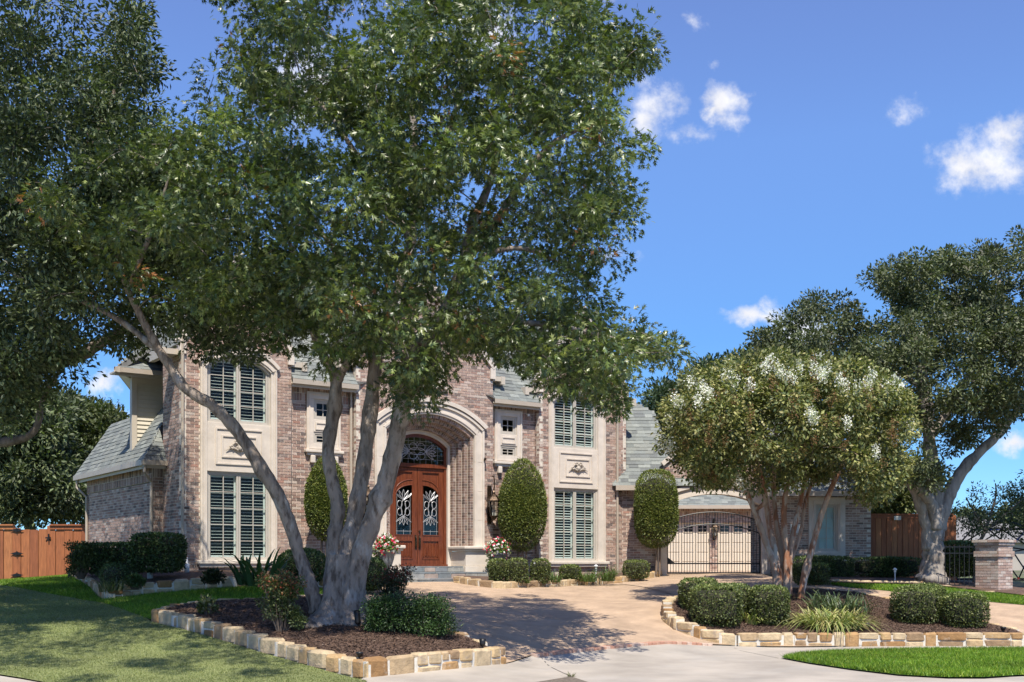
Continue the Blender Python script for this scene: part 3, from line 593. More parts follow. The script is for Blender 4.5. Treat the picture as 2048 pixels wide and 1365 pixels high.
# low left wing roof, clapboard block roof, link roof on the right
roof((hp(-.52, 6.95, 3.76), -AY, AX + AZ*1.5), [(0,0),(6.0,0),(5.05,.95*math.hypot(1,1.5)),(0,.95*math.hypot(1,1.5))], single=70)
roof((hp(-.52, .95, 3.76), AX, AY + AZ*1.5), [(0,0),(.52,0),(.52,.52*math.hypot(1,1.5))])
roof((hp(-.8, 2.1, 5.98), AX, AY + AZ*.9), [(0,0),(2.8,0),(2.8,2.6*math.hypot(1,.9)),(2.6,2.6*math.hypot(1,.9))], single=20)
roof((hp(-.8, 2.1, 5.98), AX*.39 + AY*.92, AX*.92 - AY*.39 + AZ*.9), [(0,0),(4.8,0),(4.8,1.9*math.hypot(1,.9)),(1.5,1.9*math.hypot(1,.9))])
def eave(x0, x1, y, z, w=.36):
    b = MB(); b.box(HF, x0, x1, y + .1, y + w, z - .14, z - .1).box(HF, x0, x1, y + .08, y + .1, z - .2, z - .02); b.build('eave_board', M_trim, house)
    g_ = MB(); A = [(0,-.01),(0,-.1),(.03,-.13),(.09,-.13),(.09,-.02)]; P = np.array([[xx, y + .085 - p[0], z + p[1]] for xx in (x0 - .02, x1 + .02) for p in A]); g_.add(HF(P), Q=[[i, i+1, 6+i, 5+i] for i in range(4)] + [[0,5,9,4]]); g_.build('gutter', M_gut, house)
eave(2.62, 4.3, -.12, 5.76); eave(8.3, 9.8, -.12, 5.76); eave(-.54, 0., .92, 3.78); eave(-.82, .6, 2.07, 6.0, .5)
def eave_side(xs, y0, y1, z, wall_x):
    b = MB(); b.box(HF, xs + .1, wall_x, y0, y1, z - .14, z - .1).box(HF, xs + .08, xs + .1, y0, y1, z - .2, z - .02); b.build('eave_board', M_trim, house)
    b = MB(); b.box(HF, xs - .01, xs + .08, y0, y1, z - .13, z - .01); b.build('gutter', M_gut, house)
eave_side(-.54, .95, 6.95, 3.78, -.24)
b = MB(); q0 = np.array([-.82,2.08]); q1 = q0 + sdv*4.8
b.add(HF(np.array([[q0[0],q0[1],5.86],[q1[0],q1[1],5.86],[q1[0]+.1,q1[1]-.04,5.86],[q0[0]+.1,q0[1]-.04,5.86],[q0[0],q0[1],5.99],[q1[0],q1[1],5.99],[q1[0]+.1,q1[1]-.04,5.99],[q0[0]+.1,q0[1]-.04,5.99]])), Q=BOXF); b.build('gutter', M_gut, house)
b = MB(); b.add(HF(np.array([[q0[0]+.05,q0[1]+.02,5.84],[q1[0]+.05,q1[1],5.84],[c1_[0]+.05,c1_[1],5.84],[c0_[0]+.05,c0_[1],5.84],[q0[0]+.05,q0[1]+.02,5.87],[q1[0]+.05,q1[1],5.87],[c1_[0]+.05,c1_[1],5.87],[c0_[0]+.05,c0_[1],5.87]])), Q=BOXF); b.build('eave_board', M_slat, house)
def spout(pts, r=.035, mat_=None):
    b = MB(); b.sweep([hp(*p) for p in pts], r, 8); b.build('downspout', mat_ or M_gut, house)
spout([(-.04,-.04,6.7),(.02,-.05,6.45),(.02,-.045,1.55)]); spout([(-.5,.98,3.7),(-.5,.98,3.5),(-.29,1.15,3.28),(-.29,1.2,1.0)]); spout([(-.5,6.75,3.7),(-.5,6.75,3.45),(-.29,6.6,3.2),(-.29,6.6,1.0)])
spout([(4.24,.14,5.66),(4.24,.14,1.0)]); spout([(12.52,-.04,6.5),(12.52,-.045,1.0)]); spout([(12.93,.1,6.0),(12.93,.1,1.0)], .03, M_bronze)
# ------------------------------------------------------------------ stone surrounds, windows
def frame_rect(mb, fr, x0, x1, z0, z1, w, y0, y1, col=None):
    mb.box(fr, x0, x1, y0, y1, z1 - w, z1, col).box(fr, x0, x1, y0, y1, z0, z0 + w, col).box(fr, x0, x0 + w, y0, y1, z0 + w, z1 - w, col).box(fr, x1 - w, x1, y0, y1, z0 + w, z1 - w, col)
    return mb
def pillar_room(fr, x0, x1, z0, z1, y0, y1, parent, m=None):  # box added behind an opening, interior darkness put into its colour
    b = MB(); P = np.array([[x0,y0,z0],[x1,y0,z0],[x1,y0,z1],[x0,y0,z1],[x0,y1,z0],[x1,y1,z0],[x1,y1,z1],[x0,y1,z1]]); b.add(fr(P), Q=[[4,5,6,7],[0,1,5,4],[1,2,6,5],[2,3,7,6],[3,0,4,7]]); return b.build('room_lining', m or M_room, parent)
SLW = MB(); SLW.box(ident, -.5, .5, -.03, .03, -.004, .004); slat_me = {}
def window(fr, x0, x1, z0, z1, y, leaves=2, cols=2, rows=5, slats=True, par=None, sash=.045, tilt=.5, glass=None, name='window', room=1.2, curtain=None, sm=None, pitch=.072):
    b = MB(); frame_rect(b, fr, x0, x1, z0, z1, .05, y - .03, y + .06); w = b.build(name, sm or M_sash, par or house)
    pillar_room(fr, x0 + .01, x1 - .01, z0 + .01, z1 - .01, y + .07, y + room, w)
    x0 += .05; x1 -= .05; z0 += .05; z1 -= .05; lw = (x1 - x0) / leaves; pane_me = None
    for i in range(leaves):
        a, c = x0 + i*lw + .004, x0 + (i+1)*lw - .004; s_ = MB(); frame_rect(s_, fr, a, c, z0, z1, sash, y - .015, y + .03); s_.build('sash', sm or M_sash, w); a += sash; c -= sash; zb, zt = z0 + sash, z1 - sash
        m_ = MB(); pw = (c - a) / cols; ph = (zt - zb) / rows
        for k in range(1, cols): m_.box(fr, a + k*pw - .009, a + k*pw + .009, y - .008, y + .016, zb, zt)
        for k in range(1, rows): m_.box(fr, a, c, y - .007, y + .015, zb + k*ph - .008, zb + k*ph + .008)
        if cols > 1 or rows > 1: m_.build('muntin', sm or M_sash, w)
        if pane_me is None: pb = MB(); pb.box(ident, -pw/2 + .004, pw/2 - .004, -.002, .002, -ph/2 + .004, ph/2 - .004); pane_me = pb.mesh('pane', glass or M_glass, center=(0,0,0))[0]
        for k in range(cols):
            for r in range(rows): place('pane', pane_me, fr(np.array([[a + (k+.5)*pw, y + .008, zb + (r+.5)*ph]]))[0], w, fr.ang)
        if slats:
            sb = MB(); frame_rect(sb, fr, a - .01, c + .01, zb, zt, .04, y + .06, y + .085); sb.build('shutter_frame', M_slat, w)
            key = round(c - a, 3)
            if key not in slat_me: t = MB(); t.box(ident, -(c-a)/2 + .04, (c-a)/2 - .04, -.031, .031, -.004, .004); slat_me[key] = t.mesh('slat', M_slat, center=(0,0,0))[0]
            z = zb + .08
            while z < zt - .06:
                place('slat', slat_me[key], fr(np.array([[(a+c)/2, y + .085, z]]))[0], w, rot=(tilt, 0, fr.ang)); z += pitch
    return w
def ornament(fr, cx, cz, y, s, par):
    b = MB()
    for sg in (-1, 1):
        t = np.linspace(0, 1, 14)
        b.sweep(fr(np.stack([cx + sg*s*(.1 + 1.0*t), np.full(14, y), cz - s*(.32 - .18*np.sin(t*3.1)*1.2) - s*.05*t], 1)), np.interp(t, [0,.6,1], [.028,.02,.006]) * s / .3, 6)
        for r0, ox, oz in ((.32, .3, .05), (.2, .62, -.1), (.22, .2, .3)):
            a = np.linspace(0, 4.6, 12); b.sweep(fr(np.stack([cx + sg*s*(ox + r0*.8*np.cos(a)*(1-.1*a)), np.full(12, y - .006), cz + s*(oz + r0*.8*np.sin(a)*(1-.1*a))], 1)), .02 * s / .3, 6)
    b.lathe(fr(np.array([[cx, y, cz - s*.28]]))[0], [(0,-.03),(.05,0),(.06,.06),(.03,.12),(0,.14)], 8)
    return b.build('ornament', M_stone_dark, par, smooth=True)
M_stone_dark = mat('weathered_stone_mat', (.42,.37,.31), .9, var=.25, vscale=20, bump=.003, bscale=60)
def bay_stone(x0, x1, wx0, wx1):
    cx = (x0 + x1) / 2; sid = HF
    b = MB(); b.box(HF, x0, wx0, -.045, .1, 1.5, 5.92).box(HF, wx1, x1, -.045, .1, 1.5, 5.92)
    b.box(HF, wx0, wx1, -.02, .1, 3.5, 4.6); s_ = b.build('stone_surround', M_lime, house, bevel=.006)
    m = MB()
    for e, d in ((.03, .07), (.075, .058)): m.box(HF, x0 + e, x0 + e + .022, -d, -.04, 1.5, 5.9).box(HF, x1 - e - .022, x1 - e, -d, -.04, 1.5, 5.9)
    m.build('moulding', M_lime, s_)
    m = MB(); frame_rect(m, HF, wx0 + .2, wx1 - .2, 3.66, 4.48, .03, -.045, -.01); m.build('panel_moulding', M_lime, s_)
    m = MB(); frame_rect(m, HF, cx - .42, cx + .42, 3.82, 4.32, .03, -.045, -.01); m.build('panel_moulding', M_lime, s_)
    ornament(HF, cx, 4.08, -.05, .3, s_)
    m = MB(); m.box(HF, x0 - .08, x1 + .08, -.12, .1, 1.42, 1.5).box(HF, x0 - .03, x1 + .03, -.08, .1, 1.34, 1.42); m.build('sill', M_lime, s_, bevel=.012)
    m = MB(); hw = (x1 - x0) / 2
    arc_band(m, HF, (cx, hw + .03, 5.92, 6.33), (cx, hw - .16, 5.82, 6.12), -.06, .1); arc_band(m, HF, (cx, hw + .06, 5.95, 6.38), (cx, hw + .0, 5.9, 6.3), -.1, -.0); arc_band(m, HF, (cx, hw - .08, 5.86, 6.2), (cx, hw - .12, 5.84, 6.16), -.085, -.05); m.build('arch_hood', M_lime, s_)
    m = MB(); arc_band(m, HF, (cx, hw - .16, 5.82, 6.12), (cx, hw - .2, 5.78, 6.07), -.01, .12); m.build('arch_frame', M_sash, s_)
    window(HF, wx0, wx1, 1.48, 3.51, .05, 2, 2, 5, True, tilt=(.04 if x0 < 5 else .42)); window(HF, wx0, wx1, 4.58, 6.1, .05, 2, 2, 4, True, tilt=(.06 if x0 < 5 else .5))
bay_stone(.43, 2.25, .58, 2.1); bay_stone(10.12, 12.1, 10.27, 11.83)
M_curt = mat('curtain_mat', (.6,.56,.48), .9, var=.15, vscale=8, stretch=(14,14,1))
def small_stack(sx):
    y = .2; b = MB(); frame_rect(b, HF, sx - .44, sx + .44, 4.12, 5.52, .17, y - .05, y + .1); b.box(HF, sx - .27, sx + .27, y - .03, y + .1, 4.57, 4.86); s_ = b.build('stone_surround', M_lime, house, bevel=.006)
    m = MB(); frame_rect(m, HF, sx - .4, sx + .4, 4.16, 5.48, .03, y - .07, y - .045); frame_rect(m, HF, sx - .22, sx + .22, 4.62, 4.8, .03, y - .05, y - .025); m.build('moulding', M_lime, s_)
    m = MB(); m.box(HF, sx - .5, sx + .5, y - .12, y + .1, 4.07, 4.14).box(HF, sx - .45, sx + .45, y - .08, y + .1, 4.0, 4.07); m.build('sill', M_lime, s_, bevel=.012)
    for g in (-.3, .3): m = MB(); m.box(HF, sx + g - .06, sx + g + .06, y - .1, y, 3.82, 4.0); m.build('corbel', M_lime, s_, bevel=.02)
    window(HF, sx - .27, sx + .27, 4.86, 5.35, y + .02, 1, 2, 2, False); window(HF, sx - .27, sx + .27, 4.24, 4.57, y + .02, 1, 2, 2, False)
small_stack(3.53); small_stack(8.92)
b = MB(); frame_rect(b, HF, 6.16, 6.82, 5.92, 6.83, .09, -.04, .08); gs = b.build('stone_surround', M_lime, house, bevel=.006)
b = MB(); b.box(HF, 6.1, 6.88, -.09, .06, 5.86, 5.92); b.build('sill', M_lime, gs, bevel=.01); window(HF, 6.25, 6.73, 6.01, 6.74, .04, 1, 2, 3, False)
# ------------------------------------------------------------------ arched entry
hood = MB()
arc_band(hood, HF, (ECX, 1.62, 4.94, 5.54), (ECX, 1.29, 4.74, 5.2), -.06, .12, 32); arc_band(hood, HF, (ECX, 1.68, 4.98, 5.6), (ECX, 1.58, 4.92, 5.5), -.13, -.02, 32); arc_band(hood, HF, (ECX, 1.56, 4.9, 5.47), (ECX, 1.5, 4.87, 5.41), -.1, -.02, 32); arc_band(hood, HF, (ECX, 1.38, 4.8, 5.29), (ECX, 1.33, 4.77, 5.25), -.085, -.02, 32)
ent = hood.build('arch_hood', M_lime, house)
for sg in (-1, 1):
    for z0, z1 in ((1.88, 2.55), (2.555, 3.3), (3.305, 4.05), (4.055, 4.93)):
        b = MB(); xa, xb = sorted((ECX + sg*1.29, ECX + sg*1.6)); b.box(HF, xa, xb, -.06, .12, z0, z1); b.build('column_block', M_lime, ent, bevel=.004)
    b = MB(); xa, xb = sorted((ECX + sg*1.52, ECX + sg*1.58)); b.box(HF, xa, xb, -.085, -.05, 1.88, 4.93); xa, xb = sorted((ECX + sg*1.32, ECX + sg*1.37)); b.box(HF, xa, xb, -.08, -.05, 1.88, 4.8); b.build('moulding', M_lime, ent)
    b = MB(); xa, xb = sorted((ECX + sg*.92, ECX + sg*1.78)); b.box(HF, xa, xb, -.2, .575, 1.05, 1.36); b.build('pedestal_base', M_lime, ent, bevel=.008)
    b = MB(); b.box(HF, xa + .03, xb - .03, -.17, .575, 1.365, 1.74); b.build('pedestal', M_lime, ent, bevel=.008)
    b = MB(); xa, xb = sorted((ECX + sg*.86, ECX + sg*1.95)); b.box(HF, xa, xb, -.26, .575, 1.8, 1.88).box(HF, xa + .04, xb - .04, -.21, .575, 1.745, 1.8); b.build('pedestal_cap', M_lime, ent, bevel=.02)
# splayed brick reveal, four stepped header columns, round jambs and arch
rv = MB(); rb = MB(); NS = 4
def reveal_path(k):
    f = k / NS; a = 1.29 + (.93 - 1.29)*f; zs = 4.74 + (4.5 - 4.74)*f; ap = 5.2 + (4.86 - 5.2)*f; return a, zs, ap, .0 + .56*f
for k in range(NS):
    a, zs, ap, y0 = reveal_path(k); a2, zs2, ap2, y1 = reveal_path(k + 1); am = (a + a2)/2
    for sg in (-1, 1):
        xa, xb = sorted((ECX + sg*a2, ECX + sg*(a + .02))); rv.box(HF, xa, xb, y0 + .012, y1 + .05, 1.88, (zs+zs2)/2)
        z = 1.88
        while z < (zs+zs2)/2:
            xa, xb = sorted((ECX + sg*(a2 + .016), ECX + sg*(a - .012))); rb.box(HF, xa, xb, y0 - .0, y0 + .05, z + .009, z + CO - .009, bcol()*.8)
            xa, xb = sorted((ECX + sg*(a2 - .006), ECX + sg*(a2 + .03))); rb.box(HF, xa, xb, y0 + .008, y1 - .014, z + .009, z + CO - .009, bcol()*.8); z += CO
    arc_band(rv, HF, (ECX, a + .02, zs, ap + .02), (ECX, a2, zs2, ap2), y0 + .012, y1 + .05, 28)
    A = arcpts(ECX, a - .008, zs, ap - .006, 42); B = arcpts(ECX, a2 + .01, zs2, ap2 + .01, 42); B2 = arcpts(ECX, a2 - .006, zs2, ap2 - .006, 42)
    for j in range(41):
        g = .14; P = [A[j] + (A[j+1]-A[j])*g, A[j+1] - (A[j+1]-A[j])*g, B[j+1] - (B[j+1]-B[j])*g, B[j] + (B[j+1]-B[j])*g]
        V = np.array([[p[0], y0 - .0, p[1]] for p in P] + [[p[0], y0 + .05, p[1]] for p in P]); rb.add(HF(V), Q=[[0,3,2,1],[0,1,5,4],[2,3,7,6],[0,4,7,3],[1,2,6,5]], col=bcol())
        Q_ = [B2[j] + (B2[j+1]-B2[j])*g, B2[j+1] - (B2[j+1]-B2[j])*g]; V = np.array([[Q_[0][0], y0+.006, Q_[0][1]], [Q_[1][0], y0+.006, Q_[1][1]], [Q_[1][0], y1-.008, Q_[1][1]], [Q_[0][0], y1-.008, Q_[0][1]]]); rb.add(HF(np.vstack([V, V + [0,0,.03]])), Q=BOXF, col=bcol())
rvo = rv.build('brick_reveal', M_mort, house); rb.build('brickwork', M_brick, rvo, kind='stuff')
DY = .66; dx0, dx1 = ECX - .86, ECX + .86
b = MB(); b.box(HF, ECX - .99, dx0, .562, DY + .1, 1.36, 4.5).box(HF, dx1, ECX + .99, .562, DY + .1, 1.36, 4.5); arc_band(b, HF, (ECX, .99, 4.5, 4.9), (ECX, .86, 4.44, 4.76), .562, DY + .1, 24); b.build('stone_jamb', M_lime, ent, bevel=.006)
# the wooden frame and the two leaves
b = MB(); b.box(HF, dx0, dx0 + .07, DY - .03, DY + .08, 1.4, 4.44).box(HF, dx1 - .07, dx1, DY - .03, DY + .08, 1.4, 4.44).box(HF, dx0, dx1, DY - .05, DY + .08, 3.9, 4.0); arc_band(b, HF, (ECX, .86, 4.44, 4.76), (ECX, .79, 4.4, 4.68), DY - .03, DY + .08, 24); b.box(HF, dx0, dx1, DY - .1, DY + .08, 1.36, 1.41)
door = b.build('entry_door_frame', M_wood, house)
M_door_glass = glass_mat('bevelled_glass', (.6,.66,.7), 1.5, .1)
M_lead = mat('lead_came_mat', (.45,.45,.46), .4, metal=.3, var=.2)
pillar_room(HF, dx0 + .03, dx1 - .03, 1.45, 4.7, DY + .12, DY + 2.2, door, mat('hall_mat', (.12,.11,.1), .9, var=.3, vscale=2))
A = arcpts(ECX, .79, 4.36, 4.68, 24); poly = [(x, z) for x, z in A] + [(ECX + .79, 4.0), (ECX - .79, 4.0)]
b = MB(); b.prism(HF, poly, DY + .02, DY + .03); b.build('transom_glass', M_door_glass, door)
def lead(mb, pts, y, r=.006): mb.sweep(HF(np.array([[x, y, z] for x, z in pts])), r, 5)
ll = MB(); ly = DY + .012
for i in range(1, 9):
    x = ECX - .79 + i*1.58/9; top = 4.68 - .32*((x-ECX)/.79)**2; lead(ll, [(x, 4.0), (x, top)], ly, .004)
for z in (4.12, 4.24, 4.36, 4.48, 4.58):
    hw = .79*math.sqrt(max(0, (4.68 - z)/.32)) if z > 4.36 else .79; lead(ll, [(ECX - hw, z), (ECX + hw, z)], ly, .004)
th = np.linspace(0, 2*np.pi, 30)
lead(ll, [(ECX + .24*np.cos(t), 4.32 + .09*np.sin(t)) for t in th], ly - .004, .008)
for sx_ in (-1, 1):
    for sz in (-1, 1):
        lead(ll, [(ECX + sx_*(.12 + .11*np.cos(t)), 4.32 + sz*(.12 + .09*np.sin(t))) for t in th], ly - .004, .007)
    for k in range(5):
        a0 = (k - 2)*.33; t = np.linspace(0, 1, 8); lead(ll, [(ECX + sx_*(.24 + .32*q*np.cos(a0)), 4.32 + .32*q*np.sin(a0) + .04*np.sin(q*3.1)) for q in t], ly - .004, .008); lead(ll, [(ECX + sx_*(.24 + .32*q*np.cos(a0)), 4.32 + .32*q*np.sin(a0) - .04*np.sin(q*3.1)) for q in t], ly - .004, .008)
lead(ll, [(ECX, 4.55), (ECX + .05, 4.49), (ECX, 4.43), (ECX - .05, 4.49), (ECX, 4.55)], ly - .004, .007); lead(ll, [(ECX, 4.2), (ECX + .05, 4.14), (ECX, 4.08), (ECX - .05, 4.14), (ECX, 4.2)], ly - .004, .007)
ll.build('lead_came', M_lead, door)
for sg in (-1, 1):
    xa, xb = sorted((ECX + sg*.006, ECX + sg*.79)); xm = (xa + xb)/2; gx0, gx1 = xm - .245, xm + .245; y = DY
    b = MB(); b.box(HF, xa, gx0, y, y + .05, 1.41, 3.89).box(HF, gx1, xb, y, y + .05, 1.41, 3.89).box(HF, gx0, gx1, y, y + .05, 1.41, 1.55).box(HF, gx0, gx1, y, y + .05, 2.02, 2.16).box(HF, gx0, gx1, y, y + .05, 3.79, 3.89).box(HF, gx0, gx1, y + .02, y + .05, 1.55, 2.02)
    # arched head rail: quarter curve rising towards the meeting stile
    t = np.linspace(0, np.pi/2, 12); inner = gx1 if sg < 0 else gx0; outer = gx0 if sg < 0 else gx1
    cur = [(inner + (outer - inner)*np.sin(q), 3.15 + .3*np.cos(q)) for q in t]
    for i in range(11):
        (p, q_), (p2, q2) = cur[i], cur[i+1]; lo, hi = sorted(((p, q_), (p2, q2))); V = np.array([[lo[0], y, lo[1]], [hi[0], y, hi[1]], [hi[0], y, hi[1] + .13], [lo[0], y, lo[1] + .13]]); V = np.vstack([V, V + [0,.05,0]]); b.add(HF(V), Q=[[0,1,2,3],[7,6,5,4],[0,4,5,1],[2,6,7,3]])
    V = [(inner, 3.45 + .13)] + [(p, q_ + .13) for p, q_ in cur] + [(outer, 3.79), (inner, 3.79)]; b.prism(HF, V if sg < 0 else V[::-1], y + .02, y + .045)
    lf = b.build('door_leaf', M_wood, house)
    m = MB()
    for pts in ([(p, q_) for p, q_ in cur], [(p, q_ + .13) for p, q_ in cur]): m.sweep(HF(np.array([[p, y - .004, q_] for p, q_ in pts])), .014, 6)
    for x in (gx0, gx1): m.box(HF, x - .012, x + .012, y - .012, y, 2.16, 3.15 if (x == outer) else 3.45); m.box(HF, x - .012, x + .012, y - .012, y, 1.55, 2.02)
    for z in (1.55, 2.02, 2.16, 3.79): m.box(HF, gx0, gx1, y - .012, y, z - .012, z + .012)
    m.build('panel_moulding', M_wood, lf)
    m = MB()
    for k in range(9): xx = gx0 + .05 + k*.049; m.sweep(HF(np.array([[xx, y + .018, 1.6 + .02*(k % 2)], [xx, y + .012, 1.64], [xx, y + .012, 1.93], [xx, y + .018, 1.97 - .02*(k % 2)]])), .017, 6)
    m.build('linenfold_panel', M_wood, lf)
    pg = [(p, q_) for p, q_ in cur] + [(outer, 2.16), (inner, 2.16)]; g_ = MB(); g_.prism(HF, pg if sg < 0 else pg[::-1], y + .025, y + .033); g_.build('pane', M_door_glass, lf)
    l2 = MB(); yy = y + .018; cz = 2.85
    for x in (gx0 + .05, gx1 - .05): lead(l2, [(x, 2.16), (x, 3.15)], yy, .005)
    lead(l2, [(gx0, 2.26), (gx1, 2.26)], yy, .005); lead(l2, [(xm, 2.16), (xm, 2.3)], yy, .005)
    lead(l2, [(xm + .065*np.cos(t_), cz + .2*np.sin(t_)) for t_ in th], yy - .003, .008)
    for ox in (-.11, .11):
        for oz in (-.1, .1): lead(l2, [(xm + ox + .07*np.cos(t_), cz + oz + .09*np.sin(t_)) for t_ in th], yy - .003, .007)
    for k in range(5):
        a0 = (k - 2)*.42; q = np.linspace(0, 1, 8)
        for sz in (-1, 1):
            R_ = .3 if sz < 0 else .34
            for wv in (-.03, .03): lead(l2, [(xm + np.clip(R_*s_*np.sin(a0) + wv*np.sin(s_*3.1), -.23, .23), cz + sz*(.2 + R_*s_*np.cos(a0)*.8)) for s_ in q], yy - .003, .007)
    l2.build('lead_came', M_lead, lf)
    hd = MB(); hx = ECX + sg*.055; hd.sweep(HF(np.array([[hx, y - .02, 2.12], [hx, y - .06, 2.08], [hx, y - .07, 1.98], [hx, y - .05, 1.88], [hx, y - .02, 1.84]])), .013, 8); hd.box(HF, hx - .022, hx + .022, y - .014, y, 1.8, 2.16); hd.build('door_handle', M_bronze, lf)
    if sg > 0: k_ = MB(); k_.lathe(HF(np.array([[hx, y - .015, 2.26]]))[0], [(0,-.03),(.03,-.015),(.03,.015),(0,.03)], 10); k_.build('deadbolt', M_bronze, lf)
# landing and curved steps, laid with slate
M_slate = mat('slate_mat', rough=.7, objrand=[(.2,.21,.22),(.27,.27,.26),(.34,.27,.23),(.17,.19,.2),(.3,.29,.26),(.24,.22,.22)], var=.25, vscale=6, bump=.004, bscale=30)
slate_me = chamfer_mesh('slate', M_slate, b=.06, jit=.01, seed=3)
st = thing('front_steps', 'low slate front steps with patchwork risers below the double door', 'steps', HF(np.array([[ECX, -.6, 1.0]]))[0])
b = MB(); b.box(HF, ECX - .9, ECX + .9, -.16, DY + .1, .8, 1.335).box(HF, ECX - 1.5, ECX + 1.25, -.72, -.205, .6, 1.19).box(HF, ECX - 1.5, ECX + 1.5, -1.1, -.73, .5, 1.04); b.build('step_body', M_mort, st)
def slabs(x0, x1, y0, y1, z, h, w):
    x = x0
    while x < x1 - .05:
        l = min(random.uniform(w*.7, w*1.3), x1 - x); place('slate', slate_me, HF(np.array([[x + l/2, (y0+y1)/2, z]]))[0], st, HA, (l - .008, y1 - y0, h)); x += l
slabs(ECX - .88, ECX + .88, -.19, .54, 1.345, .03, .5); slabs(ECX - 1.52, ECX + 1.27, -.76, -.21, 1.2, .04, .5); slabs(ECX - 1.52, ECX + 1.52, -1.14, -.74, 1.05, .04, .6)
slabs(ECX - 1.5, ECX + 1.25, -.755, -.725, 1.115, .12, .38); slabs(ECX - 1.5, ECX + 1.5, -1.135, -1.105, .92, .2, .45); slabs(ECX - .88, ECX + .88, -.195, -.165, 1.275, .1, .3)
# ------------------------------------------------------------------ wall lanterns
M_lglass = glass_mat('lantern_glass', (.8,.82,.8), 1.5, .05)
def lantern(p, label, s=1., ang=HA, group=None):
    r = thing('wall_lantern', label, 'lantern', p, group); f = frame(p, ang); q = lambda x, y, z: f(np.array([[x*s, y*s, z*s]]))[0]
    b = MB(); b.lathe(q(0,-.2,0), [(.02*s,-.34*s),(.05*s,-.3*s),(.085*s,-.26*s),(.09*s,-.24*s)], 6); b.build('lantern_base', M_bronze, r); b = MB(); b.lathe(q(0,-.2,0), [(.17*s,.08*s),(.18*s,.1*s),(.12*s,.17*s),(.1*s,.17*s),(.09*s,.2*s),(.03*s,.25*s),(.035*s,.29*s),(.012*s,.33*s),(.018*s,.36*s),(0,.4*s)], 6)
    b.build('lantern_roof', M_bronze, r)
    b = MB()
    for k in range(6):
        a = k*math.pi/3; b.sweep([q(.09*math.cos(a), -.2 + .09*math.sin(a), -.25), q(.165*math.cos(a), -.2 + .165*math.sin(a), .09)], .008*s, 5)
    b.build('lantern_frame', M_bronze, r)
    b = MB(); b.lathe(q(0,-.2,0), [(.085*s,-.25*s),(.158*s,.085*s)], 6); b.build('glass', M_lglass, r)
    b = MB(); t = np.linspace(0, 1, 14); b.sweep([q(0, -.02 - .2*np.sin(v*2.6), .2 + .42*v - .1*np.sin(v*6)) for v in t], .014*s, 6); b.sweep([q(0, -.02 - .17*v, -.28 - .1*np.sin(v*3.1)) for v in t], .012*s, 6); b.box(f, -.05*s, .05*s, -.025*s, 0, -.42*s, .45*s); b.build('bracket', M_bronze, r)
    b = MB()
    for k in range(3): a = k*2.1; b.sweep([q(.03*math.cos(a), -.2 + .03*math.sin(a), -.24), q(.03*math.cos(a), -.2 + .03*math.sin(a), -.1)], .011*s, 6)
    b.build('candle', M_slat, r)
lantern(hp(8.17, -.01, 2.95), 'large bronze hexagonal wall lantern between the arched entry and the cone shrub', 1.15)
lantern(hp(4.5, -.01, 2.95), 'large bronze hexagonal wall lantern left of the arched entry behind the oak stems', 1.15)
b = MB(); c_ = hp(9.52, .1, 5.42); b.lathe(c_, [(0,-.03),(.03,-.03),(.035,.03),(0,.04)], 10); b.sweep([hp(9.52,.2,5.46), c_ + [0,0,.02]], .015, 6); tag(b.build('security_camera', M_slat, None), 'small white security camera under the eave beside the shuttered bay', 'camera')
b = MB(); c_ = hp(8.02, -.06, 4.15); b.sweep([c_, c_ + AX*-.06 - AY*.08 + AZ*-.01], .035, 8); b.sweep([hp(8.05,0,4.2), c_], .012, 6); tag(b.build('security_camera', M_bronze, None), 'small dark security camera beside the stone arch', 'camera')
# ------------------------------------------------------------------ right wing of the house: gate arch, garage court, windowed wing
GY = 32.6; WY = 31.8; CY = 46.0
GF = frame((0, GY, 0), 0.); WF = frame((0, WY, 0), 0.); CF = frame((0, CY, 0), 0.)
def X(u, d): return (u - CX) / F * d
def Zp(v, d): return EYE - (v - HZ) / F * d
gx0, gx1 = X(1333, GY), X(1522, GY); gc = (gx0 + gx1)/2; ga = (gx1 - gx0)/2
W = Wall(house, GF, 'wall'); W.panel(X(1230, GY), X(1326, GY), .9, 3.4); W.panel(X(1230, GY), X(1326, GY), 3.4, 3.62, (), 0, soldier=True); W.done()
W = Wall(house, GF, 'wall'); gl, gr = X(1326, GY), X(1553, GY)
W.panel(gl, gr, .9, 5.6, [arch(gc, ga + .15, 3.25, 3.55, .2)], -.1, gable(gl, gr, 4.2, 5.6)); W.done()
b = MB(); arc_band(b, GF, (gc, ga + .34, 3.22, 3.66), (gc, ga, 3.08, 3.4), -.16, .25, 24); arc_band(b, GF, (gc, ga + .38, 3.24, 3.72), (gc, ga + .28, 3.2, 3.62), -.22, -.1, 24); ah = b.build('arch_hood', M_lime, house)
for sg in (-1, 1):
    for z0, z1 in ((.95, 1.7), (1.705, 2.45), (2.455, 3.2)):
        b = MB(); xa, xb = sorted((gc + sg*ga, gc + sg*(ga + .17))); b.box(GF, xa, xb, -.15, .25, z0, z1); b.build('pier_block', M_lime, ah, bevel=.006)
    b = MB(); xa, xb = sorted((gc + sg*(ga + .17), gc + sg*(ga + .31))); b.box(GF, xa, xb, -.14, .2, .9, 3.2); b.build('pier_side', M_lime, ah)
c0 = (gl + gr)/2; rr = 1.4; w = (gr - gl)/2
